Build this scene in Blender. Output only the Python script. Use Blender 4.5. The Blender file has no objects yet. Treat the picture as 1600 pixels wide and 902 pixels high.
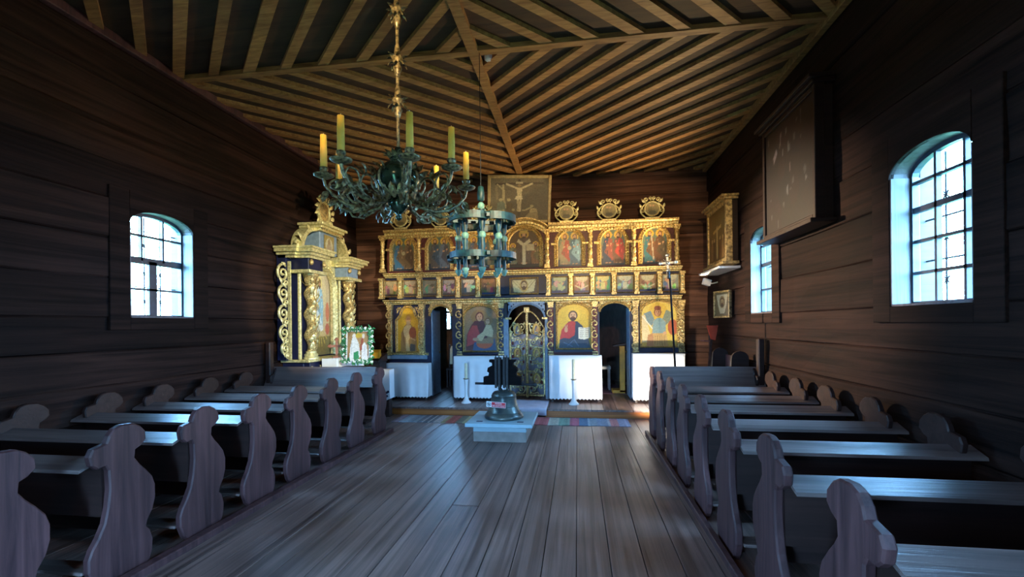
import bpy, math, random
import numpy as np
from mathutils import Matrix, Vector
random.seed(7); rng = np.random.RandomState(7)
PI = math.pi
S = bpy.context.scene
COL = S.collection

# ------------------------------------------------------------------ camera
F_PX, YAW, ROLL, CY, EYE = 710.3, .1425, .0103, 506.2, 1.5
_c, _s, _cr, _sr = math.cos(YAW), math.sin(YAW), math.cos(ROLL), math.sin(ROLL)
FWD = Vector((-_s, _c, 0)); RT = Vector((_c, _s, 0)); UP = Vector((0, 0, 1))
cam_d = bpy.data.cameras.new('camera'); cam = bpy.data.objects.new('camera', cam_d); COL.objects.link(cam)
cam_d.sensor_width = 36; cam_d.lens = F_PX/1600*36; cam_d.shift_y = (CY-451)/1600
cam_d.clip_start = .02
xa = RT*_cr - UP*_sr; ya = RT*_sr + UP*_cr; za = -FWD
cam.matrix_world = Matrix(((xa.x, ya.x, za.x, 0), (xa.y, ya.y, za.y, 0), (xa.z, ya.z, za.z, EYE), (0, 0, 0, 1)))
S.camera = cam

# ------------------------------------------------------------------ world, lamps, exposure
world = bpy.data.worlds.new('world'); S.world = world; world.use_nodes = True
bg = world.node_tree.nodes['Background']
bg.inputs[0].default_value = (.24, .56, 1.0, 1); bg.inputs[1].default_value = 140.0
S.view_settings.view_transform = 'Standard'; S.view_settings.look = 'None'
S.view_settings.gamma = 1; S.view_settings.use_curve_mapping = False
S.view_settings.exposure = 0.0

def spot(name, loc, target, watts, col, cone, blend=.5, size=.04):
    d = bpy.data.lights.new(name, 'SPOT'); o = bpy.data.objects.new(name, d); COL.objects.link(o)
    d.energy = watts; d.color = col; d.spot_size = math.radians(cone); d.spot_blend = blend; d.shadow_soft_size = size
    o.location = loc
    o.rotation_euler = (Vector(target)-Vector(loc)).to_track_quat('-Z', 'Y').to_euler()
    return o
def bulb(name, loc, watts, col, size):
    d = bpy.data.lights.new(name, 'POINT'); o = bpy.data.objects.new(name, d); COL.objects.link(o)
    d.energy = watts; d.color = col; d.shadow_soft_size = size; o.location = loc
def portal(loc, w, h, rz):
    d = bpy.data.lights.new('window_portal', 'AREA'); o = bpy.data.objects.new('window_portal', d); COL.objects.link(o)
    d.shape = 'RECTANGLE'; d.size = w; d.size_y = h; d.cycles.is_portal = True
    o.location = loc; o.rotation_euler = (PI/2, 0, rz)
WARM = (1.0, .70, .36); NEUT = (1.0, .9, .72)
portal((2.60, 3.4, 2.17), .8, 1.2, PI/2); portal((2.60, 6.2, 2.17), .8, 1.2, PI/2)
portal((-4.63, 4.27, 2.17), .8, 1.2, -PI/2); portal((-4.63, -.1, 2.17), .8, 1.2, -PI/2); portal((2.60, .5, 2.17), .8, 1.2, PI/2)
portal((-1.17, -1.75, 1.0), .8, 2.0, 0)   # added entrance doorway out of view, lets skylight reach the altar cloths
spot('wall_lamp_light', (2.06, 7.86, 2.2), (-.6, 6.2, 4.3), 460, WARM, 115, .5)
bulb('nave_fill_light', (-1.0, -.9, 3.1), 34, (1, .72, .44), .12)  # warm fill added behind the camera, not a lamp of the church
spot('floor_flood_light', (1.22, 6.85, .30), (1.0, 8.2, .8), 190, NEUT, 108, .5)
spot('left_wall_lamp_light', (-4.0, 8.15, 2.95), (2.33, 5.6, 1.75), 4200, (1, .76, .5), 32, .8)
spot('nave_spot_light', (1.9, .3, 3.7), (-3.9, 6.95, 1.95), 2800, (1, .92, .62), 20, .3)
for _x, _w in ((-2.9, 1250), (-.9, 1250), (1.1, 1300)):
    spot('screen_spot_light', (_x*.3+.3, -.9, 3.2), (_x, 8.3, 2.72), _w, WARM, 22, .6)

# ------------------------------------------------------------------ helpers
def srgb(r, g, b):
    f = lambda c: (c/255/12.92 if c/255 <= .04045 else ((c/255+.055)/1.055)**2.4)
    return (f(r), f(g), f(b))
def P(px, py, ax, val):
    """world point on the plane ax=val seen at a pixel of the photograph"""
    a, b = px-800, CY-py
    u = a*_cr + b*_sr
    v = -a*_sr + b*_cr
    d = FWD + RT*(u/F_PX) + UP*(v/F_PX)
    i = 'XYZ'.index(ax); o = Vector((0, 0, EYE))
    return o + d*((val-o[i])/d[i])

WL = {}
def wloc(o): return WL.get(o.name, Vector((0, 0, 0))) if o else Vector((0, 0, 0))
def tag(o, label=None, cat=None, group=None, kind=None):
    if label: o['label'] = label
    if cat: o['category'] = cat
    if group: o['group'] = group
    if kind: o['kind'] = kind
    return o
def thing(name, loc, label, cat, group=None):
    o = bpy.data.objects.new(name, None); COL.objects.link(o); o.location = loc; o.empty_display_size = .1
    WL[o.name] = Vector(loc)
    return tag(o, label, cat, group)
KIDS = {}
def copy_tree(o, loc, parent=None):
    c = o.copy(); COL.objects.link(c)
    if parent: c.parent = parent; KIDS.setdefault(parent.name, []).append(c)
    if loc is not None: c.location = loc
    for ch in list(KIDS.get(o.name, [])): copy_tree(ch, None, c)
    return c

GM = [None]
class MB:
    """collects shapes in world space and links them as one mesh object"""
    def __init__(s, M=None): s.v = []; s.f = []; s.sm = []; s.M = M if M is not None else GM[0]
    def add(s, vs, fs, smooth=False):
        n = len(s.v); s.v += [tuple(v) for v in vs]; s.f += [tuple(i+n for i in f) for f in fs]; s.sm += [smooth]*len(fs)
    def box(s, x0, x1, y0, y1, z0, z1, ch=0):
        if ch <= 0:
            vs = [(x, y, z) for x in (x0, x1) for y in (y0, y1) for z in (z0, z1)]
            s.add(vs, [(0, 1, 3, 2), (4, 6, 7, 5), (0, 4, 5, 1), (2, 3, 7, 6), (0, 2, 6, 4), (1, 5, 7, 3)])
        else:
            lo = (x0, y0, z0); hi = (x1, y1, z1); vs = []; idx = {}
            for a in range(3):
                for cx in (0, 1):
                    for cy_ in (0, 1):
                        for cz in (0, 1):
                            c = [cx, cy_, cz]; p = []
                            for k in range(3):
                                base = hi[k] if c[k] else lo[k]
                                if k != a: base += -ch if c[k] else ch
                                p.append(base)
                            idx[(a, cx, cy_, cz)] = len(vs); vs.append(p)
            fs = []
            for a in range(3):
                b, c = [k for k in range(3) if k != a]
                for side in (0, 1):
                    q = []
                    for (i, j) in ((0, 0), (1, 0), (1, 1), (0, 1)):
                        k = [0, 0, 0]; k[a] = side; k[b] = i; k[c] = j; q.append(idx[(a, *k)])
                    fs.append(q)
            for a in range(3):           # edges along axis a
                b, c = [k for k in range(3) if k != a]
                for i in (0, 1):
                    for j in (0, 1):
                        k0 = [0, 0, 0]; k0[b] = i; k0[c] = j; k1 = list(k0); k1[a] = 1
                        fs.append([idx[(b, *k0)], idx[(b, *k1)], idx[(c, *k1)], idx[(c, *k0)]])
            for cx in (0, 1):
                for cy_ in (0, 1):
                    for cz in (0, 1): fs.append([idx[(a, cx, cy_, cz)] for a in range(3)])
            s.add(vs, fs)
        return s
    def obox(s, c, size, rot):
        """box with rotation (euler) about its centre"""
        R = Matrix.Rotation(rot[2], 3, 'Z') @ Matrix.Rotation(rot[1], 3, 'Y') @ Matrix.Rotation(rot[0], 3, 'X')
        vs = [Vector(c)+R @ Vector((x*size[0]/2, y*size[1]/2, z*size[2]/2)) for x in (-1, 1) for y in (-1, 1) for z in (-1, 1)]
        s.add(vs, [(0, 1, 3, 2), (4, 6, 7, 5), (0, 4, 5, 1), (2, 3, 7, 6), (0, 2, 6, 4), (1, 5, 7, 3)]); return s
    def beam(s, a, b, w, h, up=(0, 0, 1)):
        a = Vector(a); b = Vector(b); d = (b-a).normalized(); side = d.cross(Vector(up)).normalized(); u = side.cross(d)
        vs = [p+side*(i*w/2)+u*(j*h/2) for p in (a, b) for i, j in ((-1, -1), (1, -1), (1, 1), (-1, 1))]
        s.add(vs, [(0, 3, 2, 1), (4, 5, 6, 7), (0, 1, 5, 4), (1, 2, 6, 5), (2, 3, 7, 6), (3, 0, 4, 7)]); return s
    def prism(s, pts, axis, a, b, smooth=False):
        """outline extruded along an axis; pts in the two remaining axes in order"""
        def mk(p, t):
            if axis == 'X': return (t, p[0], p[1])
            if axis == 'Y': return (p[0], t, p[1])
            return (p[0], p[1], t)
        n = len(pts); vs = [mk(p, a) for p in pts]+[mk(p, b) for p in pts]
        s.add(vs, [tuple(range(n)), tuple(range(2*n-1, n-1, -1))]); 
        s.add(vs, [(i, (i+1) % n, n+(i+1) % n, n+i) for i in range(n)], smooth); return s
    def lathe(s, c, prof, n=20, axis='Z', twist=None, smooth=True, a0=0, a1=2*PI):
        full = abs(a1-a0-2*PI) < 1e-6; m = n if full else n+1; vs = []
        for r, z in prof:
            for i in range(m):
                t = a0+(a1-a0)*i/n; rr = r
                if twist: rr = r*(1+twist[0]*math.cos(twist[1]*t+twist[2]*z))
                p = (rr*math.cos(t), rr*math.sin(t), z)
                if axis == 'Y': p = (p[0], p[2], p[1])
                if axis == 'X': p = (p[2], p[0], p[1])
                vs.append((c[0]+p[0], c[1]+p[1], c[2]+p[2]))
        fs = []
        for k in range(len(prof)-1):
            for i in range(n):
                j = (i+1) % m; fs.append((k*m+i, k*m+j, (k+1)*m+j, (k+1)*m+i))
        s.add(vs, fs, smooth)
        if full:
            s.add([vs[i] for i in range(m)], [tuple(range(m))]) if prof[0][0] > 1e-4 else None
            s.add([vs[(len(prof)-1)*m+i] for i in range(m)], [tuple(range(m))]) if prof[-1][0] > 1e-4 else None
        return s
    def tube(s, path, r, n=6, closed=False):
        path = [Vector(p) for p in path]; m = len(path); vs = []; prev = None
        for k, p in enumerate(path):
            if closed: d = path[(k+1) % m]-path[k-1]
            else: d = path[min(k+1, m-1)]-path[max(k-1, 0)]
            if d.length < 1e-9: d = Vector((0, 0, 1))
            d.normalize()
            if prev is None: a = d.orthogonal().normalized()
            else:
                a = prev-d*prev.dot(d); a = a.normalized() if a.length > 1e-6 else d.orthogonal().normalized()
            prev = a; b = d.cross(a); rr = r[k] if isinstance(r, (list, tuple)) else r
            vs += [p+(a*math.cos(2*PI*i/n)+b*math.sin(2*PI*i/n))*rr for i in range(n)]
        fs = []
        for k in range(m if closed else m-1):
            k2 = (k+1) % m
            for i in range(n): fs.append((k*n+i, k*n+(i+1) % n, k2*n+(i+1) % n, k2*n+i))
        s.add(vs, fs, True)
        if not closed: s.add(vs[:n], [tuple(range(n))]); s.add(vs[-n:], [tuple(range(n))])
        return s
    def ell(s, c, r, n=10, m=6):
        if not isinstance(r, (list, tuple)): r = (r, r, r)
        vs = []; fs = []
        for j in range(m+1):
            a = PI*j/m
            for i in range(n):
                t = 2*PI*i/n; vs.append((c[0]+r[0]*math.sin(a)*math.cos(t), c[1]+r[1]*math.sin(a)*math.sin(t), c[2]+r[2]*math.cos(a)))
        for j in range(m):
            for i in range(n): fs.append((j*n+i, (j+1)*n+i, (j+1)*n+(i+1) % n, j*n+(i+1) % n))
        s.add(vs, fs, True); return s
    def leaf(s, c, d, L, w, up=(0, -1, 0)):
        """a curled pointed leaf"""
        d = Vector(d).normalized(); u = Vector(up); sd = d.cross(u).normalized(); u = sd.cross(d); c = Vector(c)
        rows = [(0, .3, 0), (.3, 1, .12), (.65, .8, .14), (1, .05, -.05)]; vs = []
        for t, ww, h in rows:
            for q in (-1, 0, 1): vs.append(c+d*(t*L)+sd*(q*ww*w/2)+u*((h+(.1 if q == 0 else 0))*L))
        fs = [(k*3+q, k*3+q+1, k*3+q+4, k*3+q+3) for k in range(3) for q in (0, 1)]
        s.add(vs, fs, True); return s
    def build(s, name, mat, parent=None, label=None, cat=None, group=None, kind=None, colors=None):
        vs = [Vector(v) for v in s.v]
        if s.M is not None: vs = [s.M @ v for v in vs]
        n = len(vs); c = sum(vs, Vector())/max(n, 1); c.z = min(v.z for v in vs)
        me = bpy.data.meshes.new(name); me.from_pydata([v-c for v in vs], [], s.f)
        me.polygons.foreach_set('use_smooth', s.sm); me.materials.append(mat)
        if colors is not None:
            at = me.color_attributes.new('Col', 'FLOAT_COLOR', 'POINT'); at.data.foreach_set('color', np.asarray(colors, dtype=np.float32).ravel())
        me.update()
        if colors is None:
            import bmesh
            bm = bmesh.new(); bm.from_mesh(me); bmesh.ops.recalc_face_normals(bm, faces=bm.faces); bm.to_mesh(me); bm.free()
        o = bpy.data.objects.new(name, me); COL.objects.link(o)
        if parent:
            o.parent = parent; o.location = c-wloc(parent); KIDS.setdefault(parent.name, []).append(o)
        else: o.location = c
        WL[o.name] = c
        return tag(o, label, cat, group, kind)

def spiral(c, r, turns, a0, ccw=1, plane='XZ', n=22, y=0, shrink=.12):
    pts = []
    for i in range(n):
        t = i/(n-1); rr = r*(1-t*(1-shrink)); a = a0+ccw*turns*2*PI*t
        p = (math.cos(a)*rr, math.sin(a)*rr)
        pts.append((c[0]+p[0], c[1]+y, c[2]+p[1]))
    return pts

# ------------------------------------------------------------------ materials
def nt(name):
    m = bpy.data.materials.new(name); m.use_nodes = True; t = m.node_tree
    return m, t, t.nodes, t.links, t.nodes['Principled BSDF']
def ramp(nodes, stops):
    r = nodes.new('ShaderNodeValToRGB'); e = r.color_ramp.elements
    while len(e) < len(stops): e.new(.5)
    for k, (p, c) in enumerate(stops): e[k].position = p; e[k].color = (*c, 1)
    return r
def wood(name, dark, light, axis='X', scale=9, stretch=.07, rough=(.45, .7), bump=.35, var=.25, stain=None, spec=.4, big=.9):
    m, t, N, L, b = nt(name)
    g = N.new('ShaderNodeNewGeometry'); mp = N.new('ShaderNodeMapping'); L.new(g.outputs['Position'], mp.inputs[0])
    sc = [scale*2.2]*3; sc['XYZ'.index(axis)] = scale*stretch; mp.inputs['Scale'].default_value = sc
    oi = N.new('ShaderNodeObjectInfo'); mul = N.new('ShaderNodeMath'); mul.operation = 'MULTIPLY'; mul.inputs[1].default_value = 37
    L.new(oi.outputs['Random'], mul.inputs[0]); cb = N.new('ShaderNodeCombineXYZ')
    for k in range(3): L.new(mul.outputs[0], cb.inputs[k])
    L.new(cb.outputs[0], mp.inputs['Location'])
    n1 = N.new('ShaderNodeTexNoise'); n1.inputs['Scale'].default_value = 1; n1.inputs['Detail'].default_value = 7; n1.inputs['Roughness'].default_value = .62; n1.inputs['Distortion'].default_value = .6
    L.new(mp.outputs[0], n1.inputs['Vector'])
    r = ramp(N, [(.28, dark), (.72, light)]); L.new(n1.outputs['Fac'], r.inputs[0])
    n2 = N.new('ShaderNodeTexNoise'); n2.inputs['Scale'].default_value = big; n2.inputs['Detail'].default_value = 5; L.new(g.outputs['Position'], n2.inputs['Vector'])
    r2 = ramp(N, [(.35, tuple(c*.45 for c in (1, 1, 1)) if stain is None else stain), (.62, (1, 1, 1))]); L.new(n2.outputs['Fac'], r2.inputs[0])
    mx = N.new('ShaderNodeMix'); mx.data_type = 'RGBA'; mx.blend_type = 'MULTIPLY'; mx.inputs[0].default_value = .75
    L.new(r.outputs[0], mx.inputs[6]); L.new(r2.outputs[0], mx.inputs[7])
    hs = N.new('ShaderNodeHueSaturation'); mr = N.new('ShaderNodeMapRange'); mr.inputs[3].default_value = 1-var; mr.inputs[4].default_value = 1+var
    L.new(oi.outputs['Random'], mr.inputs[0]); L.new(mr.outputs[0], hs.inputs['Value']); L.new(mx.outputs[2], hs.inputs['Color'])
    L.new(hs.outputs[0], b.inputs['Base Color'])
    rr = N.new('ShaderNodeMapRange'); rr.inputs[3].default_value = rough[0]; rr.inputs[4].default_value = rough[1]; L.new(n2.outputs['Fac'], rr.inputs[0]); L.new(rr.outputs[0], b.inputs['Roughness'])
    b.inputs['Specular IOR Level'].default_value = spec
    bp = N.new('ShaderNodeBump'); bp.inputs['Strength'].default_value = bump; bp.inputs['Distance'].default_value = .01
    L.new(n1.outputs['Fac'], bp.inputs['Height']); L.new(bp.outputs[0], b.inputs['Normal'])
    return m
def plain(name, col, rough=.5, metal=0, noise=.15, nscale=14, bump=.15, spec=.5, col2=None, emit=None):
    m, t, N, L, b = nt(name)
    g = N.new('ShaderNodeNewGeometry'); n1 = N.new('ShaderNodeTexNoise'); n1.inputs['Scale'].default_value = nscale; n1.inputs['Detail'].default_value = 5
    L.new(g.outputs['Position'], n1.inputs['Vector'])
    c2 = col2 or tuple(min(1, c*(1+noise)) for c in col); c1 = tuple(c*(1-noise) for c in col)
    r = ramp(N, [(.35, c1), (.65, c2)]); L.new(n1.outputs['Fac'], r.inputs[0]); L.new(r.outputs[0], b.inputs['Base Color'])
    b.inputs['Roughness'].default_value = rough; b.inputs['Metallic'].default_value = metal; b.inputs['Specular IOR Level'].default_value = spec
    bp = N.new('ShaderNodeBump'); bp.inputs['Strength'].default_value = bump; bp.inputs['Distance'].default_value = .01
    L.new(n1.outputs['Fac'], bp.inputs['Height']); L.new(bp.outputs[0], b.inputs['Normal'])
    if emit: b.inputs['Emission Color'].default_value = (*emit[0], 1); b.inputs['Emission Strength'].default_value = emit[1]
    return m
def painted(name, rough=.45, bump=.1, wear=.12):
    m, t, N, L, b = nt(name)
    a = N.new('ShaderNodeVertexColor'); a.layer_name = 'Col'
    g = N.new('ShaderNodeNewGeometry'); n1 = N.new('ShaderNodeTexNoise'); n1.inputs['Scale'].default_value = 40; n1.inputs['Detail'].default_value = 6
    L.new(g.outputs['Position'], n1.inputs['Vector'])
    r = ramp(N, [(.3, (1-2*wear,)*3), (.7, (1, 1, 1))]); L.new(n1.outputs['Fac'], r.inputs[0])
    mx = N.new('ShaderNodeMix'); mx.data_type = 'RGBA'; mx.blend_type = 'MULTIPLY'; mx.inputs[0].default_value = 1
    L.new(a.outputs[0], mx.inputs[6]); L.new(r.outputs[0], mx.inputs[7]); L.new(mx.outputs[2], b.inputs['Base Color'])
    b.inputs['Roughness'].default_value = rough
    bp = N.new('ShaderNodeBump'); bp.inputs['Strength'].default_value = bump; L.new(n1.outputs['Fac'], bp.inputs['Height']); L.new(bp.outputs[0], b.inputs['Normal'])
    return m
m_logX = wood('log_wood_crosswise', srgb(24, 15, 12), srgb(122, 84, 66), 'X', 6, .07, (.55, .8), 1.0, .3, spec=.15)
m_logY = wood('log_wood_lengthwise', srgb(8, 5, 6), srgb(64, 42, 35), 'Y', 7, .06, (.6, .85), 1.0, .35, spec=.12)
m_floor = wood('floor_wood', srgb(68, 50, 46), srgb(156, 124, 114), 'Y', 9, .05, (.28, .5), .4, .14, spec=.55, big=1.3)
m_ceil = wood('ceiling_board_wood', srgb(44, 30, 20), srgb(86, 60, 40), 'X', 4, .3, (.6, .8), .3, .1)
m_batten = wood('batten_wood', srgb(124, 84, 46), srgb(200, 150, 90), 'X', 12, .3, (.5, .7), .3, .2)
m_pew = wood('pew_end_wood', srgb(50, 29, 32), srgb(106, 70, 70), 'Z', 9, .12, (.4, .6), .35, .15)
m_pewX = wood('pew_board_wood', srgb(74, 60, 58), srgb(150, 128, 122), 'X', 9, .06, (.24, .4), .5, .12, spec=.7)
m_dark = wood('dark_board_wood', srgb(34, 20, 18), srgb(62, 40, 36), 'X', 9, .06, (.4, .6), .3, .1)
m_step = wood('step_wood', srgb(120, 62, 22), srgb(176, 104, 44), 'X', 8, .06, (.35, .5), .2, .1)
m_gold = plain('gilding', (.42, .27, .09), .38, .5, .4, 45, .6, col2=(.92, .68, .28))
m_goldd = plain('dull_gilding', (.30, .20, .09), .45, .45, .4, 30, .5, col2=(.72, .52, .22))
m_goldp = plain('pale_gilding', (.72, .62, .26), .4, .45, .3, 30, .4, col2=(.90, .80, .42))
m_red = plain('dark_red_paint', srgb(84, 30, 34), .5, 0, .3, 20)
m_navy = plain('navy_paint', srgb(22, 26, 58), .45, 0, .25, 12)
m_bluegrey = plain('blue_grey_paint', srgb(120, 140, 160), .5, 0, .15, 18)
m_cloth = plain('white_linen', (.82, .83, .86), .85, 0, .04, 5, .2)
m_runner = plain('pale_runner_cloth', (.60, .60, .74), .9, 0, .1, 7, .2)
m_glass = None
m_iron = plain('black_iron', (.012, .012, .015), .6, .1, .3, 30)
m_bronze = plain('bell_bronze', (.035, .055, .07), .34, .35, .4, 6, .15, col2=(.09, .10, .085))
m_brass = plain('aged_dark_brass', (.06, .043, .018), .36, .4, .5, 60, .3, col2=(.34, .26, .12))
m_teal = plain('blue_green_paint', srgb(12, 36, 42), .5, 0, .35, 22, .2, col2=srgb(22, 66, 68))
m_mint = plain('pale_green_paint', srgb(96, 136, 122), .5, 0, .2, 22)
m_wax = plain('yellow_wax', srgb(214, 164, 58), .5, 0, .1, 20, .05)
m_cream = plain('cream_wax', srgb(226, 214, 180), .5, 0, .05, 20, .05)
m_green_glaze = plain('dark_green_brass', (.012, .03, .018), .14, .5, .4, 30, .1, col2=(.05, .07, .04))
m_white = plain('white_paint', (.8, .8, .8), .4, 0, .05, 9, .05)
m_frame = plain('window_frame_paint', srgb(52, 60, 72), .45, 0, .2, 14)
m_reveal = wood('reveal_wood', srgb(96, 88, 88), srgb(150, 140, 142), 'Z', 8, .08, (.5, .7), .3, .05)
m_plate = plain('plinth_top_paint', srgb(150, 176, 186), .35, 0, .06, 5, .05)
m_plinth = plain('plinth_base_board', srgb(128, 118, 112), .6, 0, .15, 9, .1)
m_yoke = wood('yoke_wood', srgb(10, 9, 11), srgb(26, 22, 25), 'X', 8, .1, (.7, .8), .4, .1, spec=.08)
m_signred = plain('sign_red', srgb(196, 40, 54), .35, 0, .03, 4, .02)
m_paint = painted('painted_panel'); m_woven = painted('woven_rag', .95, .6, .2); m_canvas = painted('painted_canvas', .5, .25, .2)
m_green = plain('garland_leaf', srgb(40, 120, 70), .5, 0, .4, 30); m_flower = plain('white_flower', (.85, .88, .86), .6, 0, .05, 9)
m_yellow = plain('yellow_board', srgb(214, 150, 30), .45, 0, .12, 9, .05)
m_cloth_red = plain('red_cloth', srgb(190, 70, 44), .8, 0, .15, 9)
m_lit = plain('wick', (.05, .04, .03), .8)
m_carpet = plain('purple_carpet', srgb(96, 60, 78), .95, 0, .2, 60, .3)
m, t, N, L, b = nt('window_glass'); m_glass = m
N.remove(b); tr = N.new('ShaderNodeBsdfTransparent'); tr.inputs[0].default_value = (.93, .97, .98, 1); gl = N.new('ShaderNodeBsdfGlossy'); gl.inputs['Roughness'].default_value = .05
ms = N.new('ShaderNodeMixShader'); ms.inputs[0].default_value = .05
L.new(tr.outputs[0], ms.inputs[1]); L.new(gl.outputs[0], ms.inputs[2]); L.new(ms.outputs[0], N['Material Output'].inputs[0])

# ------------------------------------------------------------------ paintings (brushwork on a fine grid)
def paint(name, parent, M, W, Hh, ops, bgc, nx, ny, mat=None, arch=None, grain=.08, label=None, kind=None):
    """a flat painted panel in the local XZ plane facing -Y, origin at its bottom centre, placed by matrix M"""
    u = (np.arange(nx+1)/nx); v = (np.arange(ny+1)/ny); U, V = np.meshgrid(u, v)
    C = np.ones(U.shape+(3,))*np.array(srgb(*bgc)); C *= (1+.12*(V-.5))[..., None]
    ar = Hh/W
    for op in ops:
        k = op[0]
        if k == 'e':
            _, cx, cy, rx, ry, c = op; msk = ((U-cx)/rx)**2+((V-cy)/ry)**2 < 1
        elif k == 'r':
            _, cx, cy, rx, ry, w, c = op; q = np.sqrt(((U-cx)/rx)**2+((V-cy)/ry)**2); msk = abs(q-1) < w
        elif k == 'l':
            _, x0, y0, x1, y1, w, c = op; dx, dy = (x1-x0), (y1-y0)*ar; n = dx*dx+dy*dy+1e-9
            tt = np.clip(((U-x0)*dx+(V-y0)*ar*dy)/n, 0, 1); msk = np.hypot(U-x0-tt*dx, (V-y0)*ar-tt*dy) < w
        elif k == 'p':
            _, pts, c = op; msk = np.zeros(U.shape, bool); j = len(pts)-1
            for i in range(len(pts)):
                xi, yi = pts[i]; xj, yj = pts[j]
                cond = ((yi > V) != (yj > V)); 
                with np.errstate(divide='ignore', invalid='ignore'): xc = (xj-xi)*(V-yi)/(yj-yi+1e-12)+xi
                msk ^= cond & (U < xc); j = i
        C[msk] = np.array(srgb(*c))
    C *= (1+grain*rng.randn(*U.shape))[..., None]; C = np.clip(C, 0, 1)
    mb = MB(M); X = (U-.5)*W; Z = V*Hh
    pts = np.stack([X, np.zeros_like(X), Z], -1).reshape(-1, 3)
    fs = []
    for j in range(ny):
        for i in range(nx):
            cx, cy = (i+.5)/nx, (j+.5)/ny
            if arch and cy > arch:
                if ((cx-.5)/.5)**2+((cy-arch)/(1-arch))**2 > 1.02: continue
            a = j*(nx+1)+i; fs.append((a, a+1, a+nx+2, a+nx+1))
    mb.add(pts.tolist(), fs, False)
    rgba = np.concatenate([C.reshape(-1, 3), np.ones((C.shape[0]*C.shape[1], 1))], 1)
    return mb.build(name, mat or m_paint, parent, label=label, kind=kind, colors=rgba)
def T(x, y, z, rz=0, rx=0): return Matrix.Translation((x, y, z)) @ Matrix.Rotation(rz, 4, 'Z') @ Matrix.Rotation(rx, 4, 'X')
SKIN = (196, 150, 110); HAIR = (66, 38, 26); GOLD = (214, 168, 62)
def saint(cx, z0, h, robe, mantle, halo=GOLD, hair=HAIR, w=1.0):
    """full-length standing figure"""
    o = []; W = h*.30*w
    if halo: o.append(('e', cx, z0+h*.88, W*.62, h*.13, halo))
    o += [('p', [(cx-W*.75, z0), (cx+W*.75, z0), (cx+W*.9, z0+h*.45), (cx+W*.6, z0+h*.74), (cx+W*.2, z0+h*.8), (cx-W*.2, z0+h*.8), (cx-W*.6, z0+h*.74), (cx-W*.9, z0+h*.45)], robe),
          ('p', [(cx+W*.1, z0+h*.78), (cx+W*.62, z0+h*.74), (cx+W*.95, z0+h*.42), (cx+W*.7, z0+h*.05), (cx+W*.15, z0+h*.2), (cx-W*.6, z0+h*.35), (cx-W*.2, z0+h*.5)], mantle)]
    dk = tuple(int(c*.6) for c in robe); lt = tuple(min(255, int(c*1.35)+15) for c in mantle)
    for k in (-.45, -.15, .2): o.append(('l', cx+W*k, z0+h*.04, cx+W*k*.8, z0+h*.4, .006, dk))
    o += [('l', cx+W*.3, z0+h*.7, cx+W*.55, z0+h*.3, .007, lt), ('l', cx-W*.4, z0+h*.7, cx-W*.1, z0+h*.55, .01, lt)]
    o += [('e', cx, z0+h*.865, W*.34, h*.095, hair), ('e', cx, z0+h*.86, W*.23, h*.07, SKIN), ('e', cx-W*.1, z0+h*.55, W*.14, h*.035, SKIN), ('e', cx+W*.4, z0+h*.6, W*.13, h*.03, SKIN),
          ('e', cx, z0+h*.8, W*.16, h*.03, hair), ('e', cx-W*.25, z0+h*.012, W*.16, h*.015, SKIN), ('e', cx+W*.25, z0+h*.012, W*.16, h*.015, SKIN)]
    return o
def face(cx, cy, rx, ry, beard=HAIR, hair=HAIR, skin=SKIN):
    o = [('e', cx, cy+ry*.15, rx*1.38, ry*1.25, hair), ('e', cx, cy-ry*.5, rx*.95, ry*.85, beard) if beard else ('e', cx, cy, .001, .001, hair),
         ('e', cx, cy, rx, ry, skin)]
    if beard: o += [('e', cx, cy-ry*.62, rx*.75, ry*.5, beard)]
    o += [('e', cx-rx*.4, cy+ry*.12, rx*.18, ry*.08, (40, 24, 18)), ('e', cx+rx*.4, cy+ry*.12, rx*.18, ry*.08, (40, 24, 18)),
          ('l', cx-rx*.6, cy+ry*.3, cx-rx*.2, cy+ry*.32, rx*.07, (70, 40, 28)), ('l', cx+rx*.6, cy+ry*.3, cx+rx*.2, cy+ry*.32, rx*.07, (70, 40, 28)),
          ('l', cx+rx*.04, cy+ry*.1, cx+rx*.06, cy-ry*.2, rx*.06, (150, 104, 74)), ('l', cx-rx*.25, cy-ry*.42, cx+rx*.25, cy-ry*.42, rx*.08, (150, 70, 56))]
    return o

# ================================================================== SETTING
XL, XR, YF, YB, ZC = -4.36, 2.33, 8.6, -1.4, 4.29
XM, YC = -1.01, 4.5
courses = [-.02, .32, .64, .96, 1.28, 1.60, 1.98, 2.36, 2.74, 3.1, 3.46, 3.85, 4.31]
def log_piece(a, b, z0, z1, axis, face_, out, parent, mat):
    """hewn log from a to b; face_ is the inner face position, out = +1/-1 direction away from the room"""
    n = max(2, int((b-a)/.5)); t = .20; g = .012; vs = []; prof0 = [(0, z0+g), (g*.9, z0), (t, z0), (t, z1), (g*.9, z1), (0, z1-g)]
    off = random.uniform(-.012, .012)
    for k in range(n+1):
        p = a+(b-a)*k/n; j = [random.uniform(-.011, .011)+off for _ in range(6)]
        for q, (d, z) in enumerate(prof0):
            dd = face_+out*(d+(j[q]+.012 if d < t-.01 else 0)); zz = z
            vs.append((dd, p, zz) if axis == 'Y' else (p, dd, zz))
    fs = [(k*6+q, k*6+(q+1) % 6, (k+1)*6+(q+1) % 6, (k+1)*6+q) for k in range(n) for q in range(6)]
    fs += [tuple(range(6)), tuple(range(n*6+5, n*6-1, -1))]
    m_ = MB(); m_.add(vs, fs); m_.build('log', mat, parent)
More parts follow.
